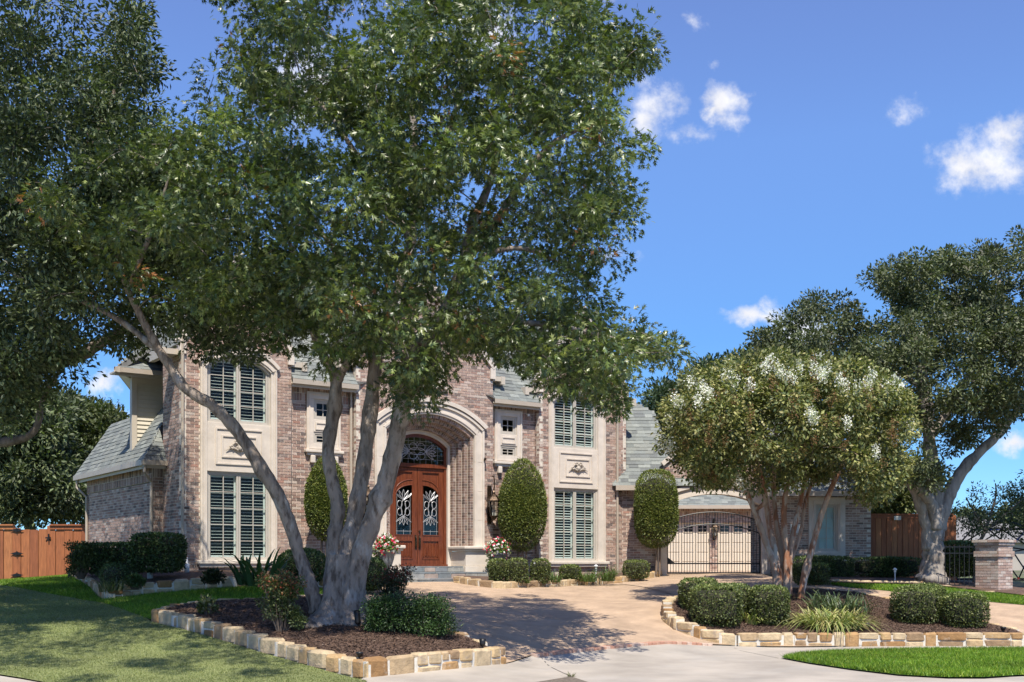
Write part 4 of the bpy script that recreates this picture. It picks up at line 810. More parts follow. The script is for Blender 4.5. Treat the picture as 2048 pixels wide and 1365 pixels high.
for sg in (-1, 1):
    roof(((c0 + sg*w, GY - .06, 4.26), (0,1,0), (-sg*w, 0, rr)), [(0,-.1),(6,-.1),(6,math.hypot(w, rr)),(0,math.hypot(w, rr))])
    b = MB(); P0 = (c0 + sg*w, 4.2); P1 = (c0, 5.58); q = [(P0[0], P0[1]), (P1[0], P1[1]), (P1[0], P1[1] + .16), (P0[0] + sg*.07, P0[1] + .1)]; b.prism(GF, q if sg > 0 else q[::-1], -.18, .05); b.build('gable_coping', M_lime, house)
# link roof rising behind the low wall left of the gate
k = 1.3; z0 = 3.64; y0 = GY - .25
def lp(u, v):
    d = (z0 - k*y0 - EYE) / ((HZ - v)/F - k); return (X(u, d), (d - y0) * math.hypot(1, k))
roof(((0, y0, z0), (1,0,0), (0,1,k)), [lp(1225,972), lp(1400,972), lp(1400,878), lp(1328,878), lp(1310,826), lp(1265,802), lp(1225,802)], single=0)
b = MB(); b.box(GF, X(1230, GY), gl, -.3, -.22, 3.5, 3.64).box(GF, X(1230, GY), gl, -.22, 0, 3.5, 3.53); b.build('gutter', M_gut, house)
# court behind the gate: garage front with two panelled doors
W = Wall(house, CF, 'wall'); ctop = Zp(1014, CY); dt = Zp(1045, CY); dA = (X(1306, CY), X(1420, CY)); dB = (X(1436, CY), X(1546, CY))
W.panel(X(1240, CY), X(1600, CY), .9, dt + .25, [rect(*dA, 0, dt), rect(*dB, 0, dt)], 0); W.panel(X(1240, CY), X(1600, CY), dt + .25, ctop, (), 0, soldier=True); W.done()
M_gdoor = mat('garage_door_mat', (.60,.53,.43), .6, var=.05, vscale=3)
for da in (dA, dB):
    b = MB(); b.box(CF, da[0] - .02, da[1] + .02, .12, .16, 1.0, dt + .02); gd = b.build('garage_door', M_gdoor, house); n = 4; pw = (da[1] - da[0]) / n
    for i in range(n):
        for j in range(5):
            zz0 = 1.15 + j*(dt - 1.2)/5; zz1 = zz0 + (dt - 1.2)/5 - .03; xa, xb = da[0] + i*pw + .05, da[0] + (i+1)*pw - .05
            if j < 4: b = MB(); b.box(CF, xa, xb, .1, .13, zz0, zz1); b.build('door_panel', M_gdoor, gd, bevel=.01)
            else:
                b = MB(); b.box(CF, xa + .06, xb - .06, .1, .121, zz0 + .04, zz1 - .05); b.build('pane', mat('dark_glass_mat', (.015,.017,.02), .08), gd)
                b = MB(); frame_rect(b, CF, xa + .04, xb - .04, zz0 + .02, zz1 - .03, .025, .085, .118); b.box(CF, (xa+xb)/2 - .01, (xa+xb)/2 + .01, .09, .118, zz0 + .03, zz1 - .04).box(CF, xa + .05, xb - .05, .091, .117, (zz0+zz1)/2 - .012, (zz0+zz1)/2 + .006); b.build('muntin', M_gdoor, gd)
roof(((X(1240, CY), CY - .4, ctop + .03), (1,0,0), (0,1,.9)), [(0,0),(8,0),(8,4),(0,4)])
b = MB(); b.box(CF, X(1240, CY), X(1600, CY), -.46, -.36, ctop - .1, ctop + .04).box(CF, X(1240, CY), X(1600, CY), -.36, 0, ctop - .08, ctop - .05); b.build('gutter', M_gut, house)
# court side walls, so that the gate looks into a real court
W = Wall(house, frame((X(1600, CY) - .3, CY, 0), -math.pi/2), 'wall'); W.panel(0, 8.5, .9, 3.2); W.done()
W = Wall(house, frame((X(1515, GY + 1.), GY + .3, 0), math.pi/2), 'wall'); 
W = Wall(house, frame((gx1 + .06, GY + 1.65, 0), -math.pi/2), 'wall'); W.panel(0, 1.4, .9, 3.3); W.done()
lantern((X(1428, CY), CY - .01, Zp(1060, CY)), 'black wall lantern on the brick pier between the garage doors', 1.0, 0.)
# windowed wing
wx0, wx1 = X(1551, WY), X(1742, WY)
W = Wall(house, WF, 'wall'); W.panel(wx0, wx1, .8, 3.4, [rect(X(1617, WY), X(1690, WY), 1.57, 3.27)]); W.done()
W = Wall(house, frame((wx0, GY + .1, 0), -math.pi/2), 'wall'); W.panel(0, GY + .1 - WY, .8, 3.4); W.done()
W = Wall(house, frame((wx1, WY, 0), math.pi/2), 'wall'); W.panel(0, 6, .8, 3.4); W.done()
b = MB(); frame_rect(b, WF, X(1617, WY), X(1690, WY), 1.57, 3.27, .2, -.05, .1); ws = b.build('stone_surround', M_lime, house, bevel=.006)
b = MB(); frame_rect(b, WF, X(1617, WY) + .12, X(1690, WY) - .12, 1.7, 3.16, .035, -.075, -.04); b.build('moulding', M_lime, ws); b = MB(); b.box(WF, X(1611, WY), X(1696, WY), -.1, .05, 1.5, 1.58); b.build('sill', M_lime, ws, bevel=.012)
M_blind = mat('pale_blind_mat', (.55,.62,.6), .9, var=.06, vscale=3)
ww = window(WF, X(1617, WY) + .2, X(1690, WY) - .2, 1.76, 3.08, .04, 1, 2, 4, False)
b = MB(); b.box(WF, X(1617, WY) + .24, X(1690, WY) - .24, .085, .1, 1.78, 3.06); b.build('blind', M_blind, ww)
roof(((wx0 - .3, WY - .35, 3.42), (1,0,0), (0,1,1.0)), [(0,0),(wx1 - wx0 + .6,0),(wx1 - wx0 + .6 - 2.2, 2.2*1.414),(0, 2.2*1.414)])
roof(((wx1 + .3, WY - .35, 3.42), (0,1,0), (-1,0,1.0)), [(0,0),(6,0),(6,2.2*1.414),(2.2,2.2*1.414)])
b = MB(); b.box(WF, wx0 - .3, wx1 + .3, -.42, -.33, 3.28, 3.42).box(WF, wx0 - .3, wx1 + .3, -.33, 0, 3.3, 3.33); b.build('gutter', M_gut, house)
b = MB(); b.box(WF, X(1580, WY), X(1603, WY), -.03, .0, Zp(1067, WY), Zp(1049, WY)); frame_rect(b, WF, X(1580, WY), X(1603, WY), Zp(1067, WY), Zp(1049, WY), .02, -.045, -.02); tag(b.build('address_plaque', mat('plaque_mat', (.6,.6,.57), .6, var=.15, vscale=14), None), 'pale stone address plaque on the brick wall beside the wing window', 'plaque')
# ------------------------------------------------------------------ iron driveway gate
M_gate = M_iron; gate = thing('driveway_gate', 'black iron driveway gate with arched top rails in the brick archway', 'gate', (gc, GY + .05, 1.1))
nb = 34; gz0 = 1.16; top = lambda x: 2.62 + .28*(1 - ((x - gc)/ga)**2)
bars = np.linspace(gx0 + .04, gx1 - .04, nb)
for i, x in enumerate(bars):
    b = MB(); hh = top(x); b.box(GF, x - .008, x + .008, .04, .056, gz0, hh + (.0 if abs(i - nb/2) > .6 else .05)); b.build('bar', M_iron, gate)
for dz, nm in ((0, 'top_rail'), (-.34, 'lower_arch_rail')):
    b = MB(); xs = np.linspace(gx0 + .03, gx1 - .03, 22); b.sweep(GF(np.array([[x, .048, top(x) + dz] for x in xs])), .017, 6); b.build(nm, M_iron, gate)
for z, t in ((1.17, .028), (1.44, .024)):
    b = MB(); b.box(GF, gx0 + .02, gx1 - .02, .025, .07, z - t, z + t*.6); b.build('bottom_rail' if z < 1.3 else 'middle_rail', M_iron, gate)
for x in (gx0 + .025, gx1 - .025): b = MB(); b.box(GF, x - .02, x + .02, .025, .07, gz0 - .02, 2.66); b.build('gate_post', M_iron, gate)
b = MB(); b.prism(GF, [(gx0 + .03, 1.62), (gx0 + .03, 1.44), (gx0 + .26, 1.44)], .02, .05); b.build('gusset', M_iron, gate)
# ------------------------------------------------------------------ wooden fences
FW = [(.33,.115,.04),(.28,.09,.032),(.37,.14,.05),(.3,.1,.035),(.25,.08,.03),(.34,.13,.05)]
M_fence = mat('stained_cedar_mat', rough=.7, objrand=FW, var=.28, vscale=7, stretch=(5,5,.45), bump=.003, bscale=25, col2=(.16,.05,.02), c2scale=4, c2lo=.58, c2hi=.75)
FY = 31.2; FF = frame((0, FY, 0), 0.)
fx0, fx1 = X(-190, FY), X(181, FY); f1 = thing('wooden_fence', 'stained cedar board fence with a hinged gate beside the left wing wall', 'fence', ((fx0+fx1)/2, FY, .95)); x = fx1; bi = 0; topL = Zp(1052, FY)
gA, gB = X(28, FY), X(101, FY)
while x > fx0:
    w = .236; ingate = gA < x - w/2 < gB; tz = topL - (.0 if not ingate else .05 + .06*math.sin(math.pi*(x - w/2 - gA)/(gB - gA)))
    b = MB(); zb = g1(x - w/2, FY) + .03; b.box(ident, -w/2 + .006, w/2 - .006, -.009, .009, -(tz - zb)/2, (tz - zb)/2); me, _ = b.mesh('board', M_fence, center=(0,0,0)); place('board', me, (x - w/2, FY + (.006 if bi % 2 else -.006), (tz + zb)/2), f1); bi += 1; x -= w
for xa, xb in ((fx0, gA), (gB, fx1)): b = MB(); b.box(FF, xa, xb, -.08, .06, topL + .003, topL + .04); b.box(FF, xa, xb, -.04, -.014, topL - .1, topL + .002); b.build('cap_rail', M_fence, f1)
b = MB(); b.box(FF, fx0, fx1, .03, .045, .95, topL - .13); b.build('backing_panel', M_fence, f1)  # panel added behind the board gaps so the seams read dark
for z in (topL - .12, (topL + .95)/2, 1.12):
    b = MB(); xc = gA + .1; zz = z; b.prism(FF, [(xc - .18, zz), (xc, zz - .05), (xc + .18, zz), (xc, zz + .05)], -.052, -.042); b.sweep(FF(np.array([[xc, -.055, zz - .07], [xc, -.055, zz + .07]])), .013, 6); b.build('hinge', M_iron, f1)
b = MB(); b.box(FF, gB - .12, gB + .03, -.06, -.042, topL - .35, topL - .31).box(FF, gB - .04, gB - .01, -.09, -.042, topL - .4, topL - .22); b.build('latch', M_iron, f1)
for xx in (fx1 - .05, gB + .04, gA - .05): b = MB(); b.box(FF, xx - .05, xx + .05, .02, .12, .9, topL - .01); b.build('post', M_fence, f1)
RF = frame((0, WY + .25, 0), 0.); rx0, rx1 = wx1 + .06, X(1905, WY + .25); f2 = thing('wooden_fence', 'tall stained cedar board fence between the right wing and the live oak', 'fence', ((rx0+rx1)/2, WY + .25, .95)); x = rx0; topR = Zp(1030, WY)
while x < rx1:
    w = .15; zb = .85; b = MB(); b.box(ident, -w/2 + .005, w/2 - .005, -.011, .011, -(topR - zb)/2, (topR - zb)/2); me, _ = b.mesh('board', M_fence, center=(0,0,0)); place('board', me, (x + w/2, WY + .25 + random.uniform(-.006,.006), (topR + zb)/2), f2); x += w
b = MB(); b.box(RF, rx0, rx1, .03, .045, .85, topR - .02); b.build('backing_panel', M_fence, f2)  # added to close the gaps between boards and keep them dark
b = MB(); b.box(RF, rx0, rx1, -.07, .06, topR + .003, topR + .04).box(RF, rx0, rx1, -.035, -.018, topR - .09, topR + .002); b.build('cap_rail', M_fence, f2)
b = MB(); b.box(RF, X(1793, WY), X(1807, WY), -.05, -.035, Zp(1040, WY), Zp(1032, WY)); tag(b.build('notice_plate', mat('plate_mat', (.6,.57,.5), .5, var=.2, vscale=20), None), 'small pale plate fixed near the top of the right cedar fence', 'plate')
# ------------------------------------------------------------------ brick pillar and iron fence on the right
PY = 27.4; pc = (X(1988, PY), PY); pz = g1(*pc)
pil = thing('brick_pillar', 'square brick pillar with corbelled cap beside the iron fence', 'pillar', (*pc, pz))
PIL = 0.60; pb = MB(); pm = MB(); ptop = Zp(1079, PY)
def pillar_faces():
    for kf in range(4):
        f = frame((*pc, 0), HA + kf*math.pi/2)
        nz = int((ptop - pz + .05) / CO)
        for k_ in range(nz):
            za = pz - .05 + k_*CO; zrel = ptop - za; hw = PIL/2 + (.0 if zrel > .42 else .03 if zrel > .35 else .0 if zrel > .21 else .03 if zrel > .14 else .06)
            pm.box(f, -hw + .01, hw - .01, -hw + .01, 0, za, za + CO); x_ = -hw - (BLN/2 if k_ % 2 else 0)
            while x_ < hw:
                a_, b_ = max(x_, -hw), min(x_ + BLN, hw); x_ += BLN
                if b_ - a_ > .03: pb.box(f, a_ + .005, b_ - .005, -hw + rng.uniform(-.003,.003), -hw + .03, za + .005, za + CO - .005, BR[rng.choice([0,1,3,6,7,8,8,3,1])] * rng.uniform(.9,1.15))
pillar_faces(); pbody = pm.build('pillar_core', M_mort, pil); pb.build('brickwork', M_brick, pil, kind='stuff')
ifn = thing('iron_fence', 'black iron picket fence between the live oak and the brick pillar', 'fence', (X(1925, PY), PY, pz)); IF = frame((0, PY + .1, 0), 0.)
def pickets(root, xa, xb, zt):
    n = int((xb - xa)/.11)
    for i in range(n + 1):
        x = xa + i*(xb - xa)/n; b = MB(); zz = g1(x, PY); b.box(ident, -.007, .007, -.007, .007, -(zt - zz)/2, (zt - zz)/2); me, _ = b.mesh('picket', M_iron, center=(0,0,0)); place('picket', me, (x, PY + .1, (zt + zz)/2), root)
    for z in (zt - .05, zt - .2, pz + .15): b = MB(); b.box(IF, xa, xb, -.015, .015, z - .012, z + .012); b.build('rail', M_iron, root)
pickets(ifn, X(1893, PY), X(1961, PY), Zp(1090, PY)); b = MB(); xx = X(1962, PY); b.box(IF, xx - .03, xx + .03, -.03, .03, pz - .05, Zp(1078, PY)); b.build('fence_post', M_iron, ifn)
# ------------------------------------------------------------------ neighbour's house and climbing dome beyond the fence
NY = 78.0; NF = frame((0, NY, 0), math.radians(6)); nh = thing('neighbour_house', 'pale single storey house with grey hipped roof beyond the iron fence', 'house', (X(2000, NY), NY, 1.05))
M_nw = mat('pale_siding_mat', (.4,.36,.31), .8, var=.06, vscale=2); M_nr = mat('far_roof_mat', (.2,.195,.19), .95, var=.15, vscale=3)
na, nb_ = X(1885, NY), X(2180, NY); ne = Zp(1078, NY); nr_ = Zp(1042, NY)
b = MB(); b.box(NF, na, nb_, 0, 9, .9, ne); b.build('wall', M_nw, nh)
b = MB(); P = np.array([[na-.5,-.5,ne],[nb_+.5,-.5,ne],[nb_+.5,9.5,ne],[na-.5,9.5,ne],[na+3.5,4.5,nr_+.6],[nb_-3.5,4.5,nr_+.6],[na-.5,-.5,ne-.2],[nb_+.5,-.5,ne-.2],[nb_+.5,9.5,ne-.2],[na-.5,9.5,ne-.2]]); b.add(NF(P), Q=[[0,1,5,4],[2,3,4,5],[0,6,7,1],[1,7,8,2],[2,8,9,3],[3,9,6,0],[6,9,8,7]], T=[[1,2,5],[3,0,4]]); b.build('roof', M_nr, nh)
for u in (1928, 1944, 2026, 2060): 
    b = MB(); xc = X(u, NY); frame_rect(b, NF, xc - .55, xc + .55, 1.5, 2.85, .1, -.04, .02); wn = b.build('window', mat('white_paint_mat', (.75,.75,.72), .5), nh); b = MB(); b.box(NF, xc - .45, xc + .45, -.02, .0, 1.6, 2.75); b.build('pane', MATS['dark_glass_mat'], wn)
dome = thing('climbing_dome', 'black climbing dome with red joints and blue straps behind the brick pillar', 'play equipment', (X(2010, 34), 34., g1(X(2010, 34), 34.)))
def climbing():
    bm = bmesh.new(); bmesh.ops.create_icosphere(bm, subdivisions=2, radius=1.75); dl = wloc(dome); red = mat('red_joint_mat', (.35,.04,.03), .5, var=.1); bl = mat('blue_bar_mat', (.04,.07,.3), .5, var=.1)
    for e in bm.edges:
        a, c = [np.array(v.co) for v in e.verts]
        if min(a[2], c[2]) < -.15: continue
        b = MB(); b.sweep([dl + a, dl + c], .022, 6); b.build('tube', bl if rng.random() < .12 else M_iron, dome)
    for v in bm.verts:
        if v.co.z < -.15: continue
        b = MB(); b.lathe(dl + np.array(v.co), [(0,-.05),(.045,-.02),(.045,.02),(0,.05)], 7); b.build('joint', red, dome)
    bm.free()
climbing()
# ------------------------------------------------------------------ small garden fixtures
def spot(u, v, off, label, lean=(0,.25), h=.16, grp=None):
    p = gp(u, v, off); r = thing('spotlight', label, 'spotlight', p, grp); b = MB(); b.sweep([p + [0,0,-.05], p + [0,0,.06]], .012, 6); b.build('stake', M_iron, r)
    d = np.array([lean[0], lean[1], 1.]); d /= np.linalg.norm(d); q = p + [0,0,.05]; b = MB(); b.sweep([q, q + d*.03, q + d*h*.6, q + d*h], [.03,.042,.045,.05], 10); b.build('lamp_head', M_iron, r, smooth=True)
    b = MB(); b.sweep([q + d*(h-.012), q + d*(h-.004)], .041, 10); b.build('lens', MATS['dark_glass_mat'], r)
spot(716, 1256, BEDH, 'black landscape spotlight in the mulch at the foot of the oak', (-.1,.2), .2)
spot(965, 1300, BEDH, 'black landscape spotlight near the corner of the oak bed by the driveway', (0,.3), .1)
spot(719, 1322, BEDH, 'black landscape spotlight low in the mulch at the front corner of the oak bed', (0,.2), .06)
spot(1736, 1262, BEDH, 'black landscape spotlight beside the iris clump on the island', (-.2,.2), .1)
spot(2006, 1267, BEDH, 'black landscape spotlight at the pointed end of the island', (.2,.2), .06)
spot(1382, 1238, BEDH, 'black landscape spotlight by the clipped boxwoods on the island', (.3,.2), .08)
M_pvc = mat('white_stake_mat', (.7,.7,.68), .5, var=.1); M_steel = mat('grey_stake_mat', (.4,.4,.4), .35, metal=.7, var=.1)
def path_light(u, v, off, ht, label, m_):
    p = gp(u, v, off); r = thing('path_light', label, 'path light', p); b = MB(); b.sweep([p + [0,0,-.05], p + [0,0,ht]], .014, 8); b.build('stake', m_, r); b = MB(); b.lathe(p, [(.05, ht-.015), (.055, ht), (.02, ht+.035), (.0, ht+.04)], 10); b.lathe(p, [(.028, ht-.07), (.03, ht-.01)], 10); b.build('cap', m_, r)
path_light(1010, 1162, .14, .3, 'steel path light before the first two round boxwoods', M_steel); path_light(1069, 1163, .14, .42, 'steel path light before the third round boxwood', M_steel)
path_light(1192, 1161, .14, .36, 'white path light in front of the strappy grass under the bay window', M_pvc); path_light(1790, 1162, .08, .28, 'white path light before the hedge by the cedar fence', M_pvc)
def pipe(p, h, r, label):
    b = MB(); b.sweep([p + np.array([0,0,-.02]), p + np.array([0,0,h*.55]), p + np.array([0,0,h*.6]), p + np.array([0,0,h])], [r, r, r*.45, r*.4], 10); tag(b.build('drain_pipe', M_pvc, None, smooth=True), label, 'pipe')
pipe(hp(.03, -.3, g1(*hp(.03,-.3,0)[:2]) + .2), .32, .055, 'white drain pipe end at the corner of the shaded bay'); pipe(gp(300, 1157, .2), .2, .06, 'white pipe stub in the house bed under the clipped hedge')
# ------------------------------------------------------------------ foliage
M_leaf = mat('leaf_mat', attr=True, rough=.36, trans=.22, spec=.5)
M_leafm = mat('small_leaf_mat', attr=True, rough=.5, trans=.18, spec=.45)
M_petal = mat('petal_mat', attr=True, rough=.7, trans=.25, spec=.2)
M_twig = mat('twig_mat', (.16,.12,.09), .9, var=.25, vscale=30)
def tpl_oval(l=1., w=.42, fold=.06): return np.array([[0,0,0],[.45*l,w/2,fold],[l,0,0],[.45*l,-w/2,fold]]), np.array([[0,3,2],[0,2,1]])
def tpl_oak():
    # lobed leaf: a midrib and five pointed lobes
    V = [[0,0,0],[.52,.1,.02],[1.,0,-.06],[.52,-.1,.02],[.3,.06,0],[.46,.42,-.05],[.3,-.06,0],[.46,-.42,-.05],[.62,.06,.01],[.84,.3,-.06],[.62,-.06,.01],[.84,-.3,-.06]]
    T = [[0,3,1],[1,3,2],[0,4,5],[0,7,6],[4,8,9],[6,11,10]]
    return np.array(V, float), np.array(T)
def leaves(name, C, A, N, S, tpl, cols, mat_, parent=None, kind=None, lab=None):
    """C centres, A axis directions, N approximate normals, S sizes"""
    V0, T0 = tpl; A = A / (np.linalg.norm(A, axis=1)[:,None] + 1e-9); B = np.cross(N, A); B /= np.linalg.norm(B, axis=1)[:,None] + 1e-9; NN = np.cross(A, B)
    n = len(C); k = len(V0); V = C[:,None,:] + S[:,None,None] * (V0[None,:,0:1]*A[:,None,:] + V0[None,:,1:2]*B[:,None,:] + V0[None,:,2:3]*NN[:,None,:])
    T = (T0[None] + (np.arange(n)*k)[:,None,None]).reshape(-1, T0.shape[1]); V = V.reshape(-1, 3); c = (V.min(0) + V.max(0))/2
    me = mesh_np(name, V - c, [T], mat_, np.repeat(cols, k, 0)); o = place(name, me, c, parent); tag(o, lab, None, None, kind); return o
def unit(n): v = rng.normal(size=(n,3)); return v / np.linalg.norm(v, axis=1)[:,None]
def vnoise(P, s, seed=0):
    r = np.random.default_rng(seed); v = np.zeros(len(P))
    for k in range(4):
        w = r.normal(size=3) * s * (1.6**k); v += np.sin(P @ w + r.uniform(0, 6.28)) / (1.35**k)
    return v / 2.5
def crown_points(poly, zc, half, n, edge=90, seed=1, gap=-.55, gs=1.1, zbias=0., ins=9):
    P = np.array(poly, float); lo = P.min(0); hi = P.max(0); out = []
    while sum(map(len, out)) < n:
        m = n*2; u = rng.uniform(lo[0], hi[0], m); v = rng.uniform(lo[1], hi[1], m); k = inpoly(P, u, v); u, v = u[k], v[k]; k = polydist(P, u, v) > ins; u, v = u[k], v[k]; e = np.clip(polydist(P, u, v)/edge, 0, 1); th = half*np.sqrt(1 - (1-e)**2)
        sgn = rng.uniform(-1, 1, len(u)); sgn = np.sign(sgn)*np.abs(sgn)**.7; d = zc + zbias + sgn*th; p = np.stack([(u-CX)/F*d, d, EYE - (v-HZ)/F*d], 1); p = p[vnoise(p, gs, seed) > gap]; out.append(p)
    return np.concatenate(out)[:n]
def interp_path(pts, n=None):
    pts = np.asarray(pts, float); k = len(pts); n = n or k*4; t = np.linspace(0, k-1, n); i = np.clip(t.astype(int), 0, k-2); f = (t - i)[:,None]
    p0 = pts[np.clip(i-1,0,k-1)]; p1 = pts[i]; p2 = pts[i+1]; p3 = pts[np.clip(i+2,0,k-1)]
    return .5*((2*p1) + (-p0+p2)*f + (2*p0-5*p1+4*p2-p3)*f**2 + (-p0+3*p1-3*p2+p3)*f**3)
def limb(mb, pts, sides=10, wob=.0, knots=0):
    """pts: (x,y,z,r)"""
    Q = interp_path(pts, max(8, len(pts)*5)); r = np.maximum(Q[:,3], .004); c = Q[:,:3] + rng.normal(0, 1, (len(Q),3))*r[:,None]*wob
    r = r * (1 + .06*rng.normal(size=len(r)))
    for _ in range(knots): i = rng.integers(3, len(r)-3); r[i-1:i+2] *= [1.06,1.14,1.07]
    mb.sweep(c, r, sides, caps=True); return np.column_stack([c, r])
def P4(u, v, d, r): p = at(u, v, d); return [*p, r]
def grow_branches(mb, nodes, tips, rmax=.035, sides=4, maxlen=9., bias=.25):
    """join every foliage tip to the nearest limb, later tips growing from earlier branches"""
    nodes = [np.asarray(nodes, float)]; allp = nodes[0][:,:3]; allr = nodes[0][:,3]
    d0 = np.array([np.min(np.linalg.norm(allp - t, axis=1)) for t in tips]); 
    for i in np.argsort(d0):
        t = tips[i]; dv = np.linalg.norm(allp - t, axis=1) + bias*np.maximum(0, allp[:,2] - t[2]); j = np.argmin(dv); a = allp[j]; ln = np.linalg.norm(t - a)
        if ln < .08: continue
        r0 = min(allr[j]*.6, rmax, .008 + ln*.011); s = np.linspace(0, 1, 6)[:,None]; mid = (a + t)/2 + np.array([0,0,.12*ln]) + rng.normal(0, .07*ln, 3)
        c = (1-s)**2*a + 2*s*(1-s)*mid + s**2*t; rr = np.linspace(r0, .005, 6); mb.sweep(c, rr, sides, caps=False)
        allp = np.vstack([allp, c[1:-1]]); allr = np.concatenate([allr, rr[1:-1]])
def fill_clumps(tips, per, R, flat=.65, hollow=.35, droop=.25, out_from=None):
    n = len(tips)*per; ci = np.repeat(np.arange(len(tips)), per); d = unit(n); rad = (hollow + (1-hollow)*rng.uniform(0,1,n)**.6) * R[ci] if np.ndim(R) else (hollow + (1-hollow)*rng.uniform(0,1,n)**.6) * R
    off = d*rad[:,None]; off[:,2] *= flat; C = tips[ci] + off; A = d + rng.normal(0, .45, (n,3)); A[:,2] -= droop; N = np.array([0,0,1.]) + .75*rng.normal(size=(n,3)) + .35*d
    return C, A, N, ci, d
def leafcols(n, base, ci=None, nc=0, spread=.22, clump=.18):
    b = np.array(base); c = b[rng.integers(0, len(b), n)] * (1 + spread*rng.normal(size=(n,1))).clip(.45,1.7)
    if ci is not None: c = c * (1 + clump*rng.normal(size=(nc,1))).clip(.55,1.5)[ci]
    return c.clip(.004, .9)
# ------------------------------------------------------------------ the many-stemmed oak
M_bark = mat('pale_bark_mat', (.27,.22,.18), .95, var=.3, vscale=5, stretch=(1,1,.35), bump=.03, bscale=16, col2=(.1,.075,.058), c2scale=13, c2lo=.48, c2hi=.66, col3=(.36,.33,.3), c3scale=6, c3lo=.55, c3hi=.68)
OZ = 17.55; ob = gp(686, 1238, BEDH); OZ = ob[1]
oak = thing('oak_tree', 'tall oak with four pale grey stems, one leaning far over the lawn', 'tree', ob)
tb = MB(); nodes = []
stems = [
 [(640,1232,OZ,0.156),(632,1205,OZ,0.121),(616,1160,OZ-.0,0.105),(600,1115,OZ-.02,0.101),(580,1050,OZ-.1,0.098),(553,985,OZ-.2,0.098),(520,935,OZ-.3,0.098),(478,868,OZ-.4,0.094),(430,815,OZ-.5,0.082),(372,778,OZ-.6,0.074),(348,745,OZ-.6,0.066),(318,700,OZ-.7,0.058),(285,640,OZ-.8,0.051),(255,580,OZ-.9,0.039),(240,530,OZ-1.,0.031),(235,470,OZ-1.,0.023)],
 [(318,700,OZ-.7,.06),(290,680,OZ-.6,.05),(245,645,OZ-.5,.042),(190,615,OZ-.5,.035),(110,582,OZ-.5,.025),(60,590,OZ-.5,.016)],
 [(672,1230,OZ+.05,0.205),(668,1150,OZ+.1,0.139),(668,1080,OZ+.12,0.115),(676,1020,OZ+.15,0.102),(664,960,OZ+.18,0.098),(656,900,OZ+.2,0.098),(668,825,OZ+.3,0.102),(672,768,OZ+.3,0.086),(662,735,OZ+.3,0.070),(640,700,OZ+.3,0.057),(622,650,OZ+.4,0.049),(600,560,OZ+.5,0.037),(560,420,OZ+.6,0.025)],
 [(674,765,OZ+.3,.075),(690,735,OZ+.25,.06),(706,705,OZ+.2,.05),(745,680,OZ+.1,.035)],
 [(690,1235,OZ+.0,0.246),(692,1150,OZ+.05,0.164),(700,1080,OZ+.12,0.131),(716,1000,OZ+.2,0.119),(730,910,OZ+.28,0.115),(741,820,OZ+.35,0.111),(750,740,OZ+.4,0.102),(757,680,OZ+.45,0.090),(790,590,OZ+.6,0.082),(822,480,OZ+.7,0.078),(826,380,OZ+.8,0.070),(828,260,OZ+.8,0.057),(820,140,OZ+.8,0.045),(850,20,OZ+.8,0.033),(860,-120,OZ+.8,0.025)],
 [(704,1235,OZ-.05,0.213),(712,1150,OZ-.1,0.164),(738,1060,OZ-.15,0.139),(765,985,OZ-.2,0.135),(785,915,OZ-.22,0.131),(802,830,OZ-.25,0.123),(815,750,OZ-.25,0.119),(835,690,OZ-.25,0.102),(880,640,OZ-.3,0.082),(920,540,OZ-.4,0.070),(945,450,OZ-.5,0.061),(985,350,OZ-.5,0.049),(1010,240,OZ-.6,0.037),(1060,100,OZ-.7,0.025)],
 [(920,540,OZ-.4,.06),(1000,430,OZ-.9,.045),(1090,300,OZ-1.2,.035),(1200,240,OZ-1.3,.024)], [(880,640,OZ-.3,.06),(960,520,OZ-.2,.045),(1060,500,OZ+.2,.035),(1170,560,OZ+.4,.02)], [(835,690,OZ-.25,.07),(960,650,OZ-1.,.05),(1100,650,OZ-1.4,.035),(1240,680,OZ-1.4,.02)],
 [(814,770,OZ-.2,.05),(830,730,OZ-.3,.035),(850,715,OZ-.3,.02)], [(822,480,OZ+.7,.06),(760,380,OZ+1.,.05),(680,260,OZ+1.2,.035),(600,150,OZ+1.3,.02)], [(750,740,OZ+.4,.06),(700,560,OZ+1.4,.045),(600,400,OZ+2.,.03),(520,260,OZ+2.,.02)],
 [(255,580,OZ-.9,.035),(300,470,OZ-1.4,.028),(340,350,OZ-1.6,.018)], [(826,380,OZ+.8,.05),(900,250,OZ+1.6,.04),(950,100,OZ+2.,.025)], [(720,1180,OZ,.05),(745,1205,OZ-.3,.02)]]
for i, s in enumerate(stems[:-1]): nodes.append(limb(tb, [P4(*q) for q in s], 14 if i in (0,2,4,5) else 8, .04, 3))
def flare():
    a = np.linspace(0, 2*np.pi, 22, endpoint=False); rows = []
    for z, r in ((-.12,.62),(0,.5),(.06,.42),(.16,.34),(.34,.285),(.6,.25),(.95,.2)):
        lob = 1 + (.22*np.sin(a*5+.6) + .13*np.sin(a*3+2)) * np.exp(-max(z,0)*4.5); rows.append(np.stack([ob[0] - .02 + np.cos(a)*r*lob*1.05, ob[1] + np.sin(a)*r*lob*.8, np.full(22, ob[2] + z)], 1))
    q = [[i*22+k, i*22+(k+1) % 22, (i+1)*22+(k+1) % 22, (i+1)*22+k] for i in range(6) for k in range(22)]; tb.add(np.concatenate(rows), Q=q)
flare()
tb.build('trunk', M_bark, oak, smooth=True)
NOD = np.vstack(nodes); NOD = NOD[NOD[:,2] > 4.2]
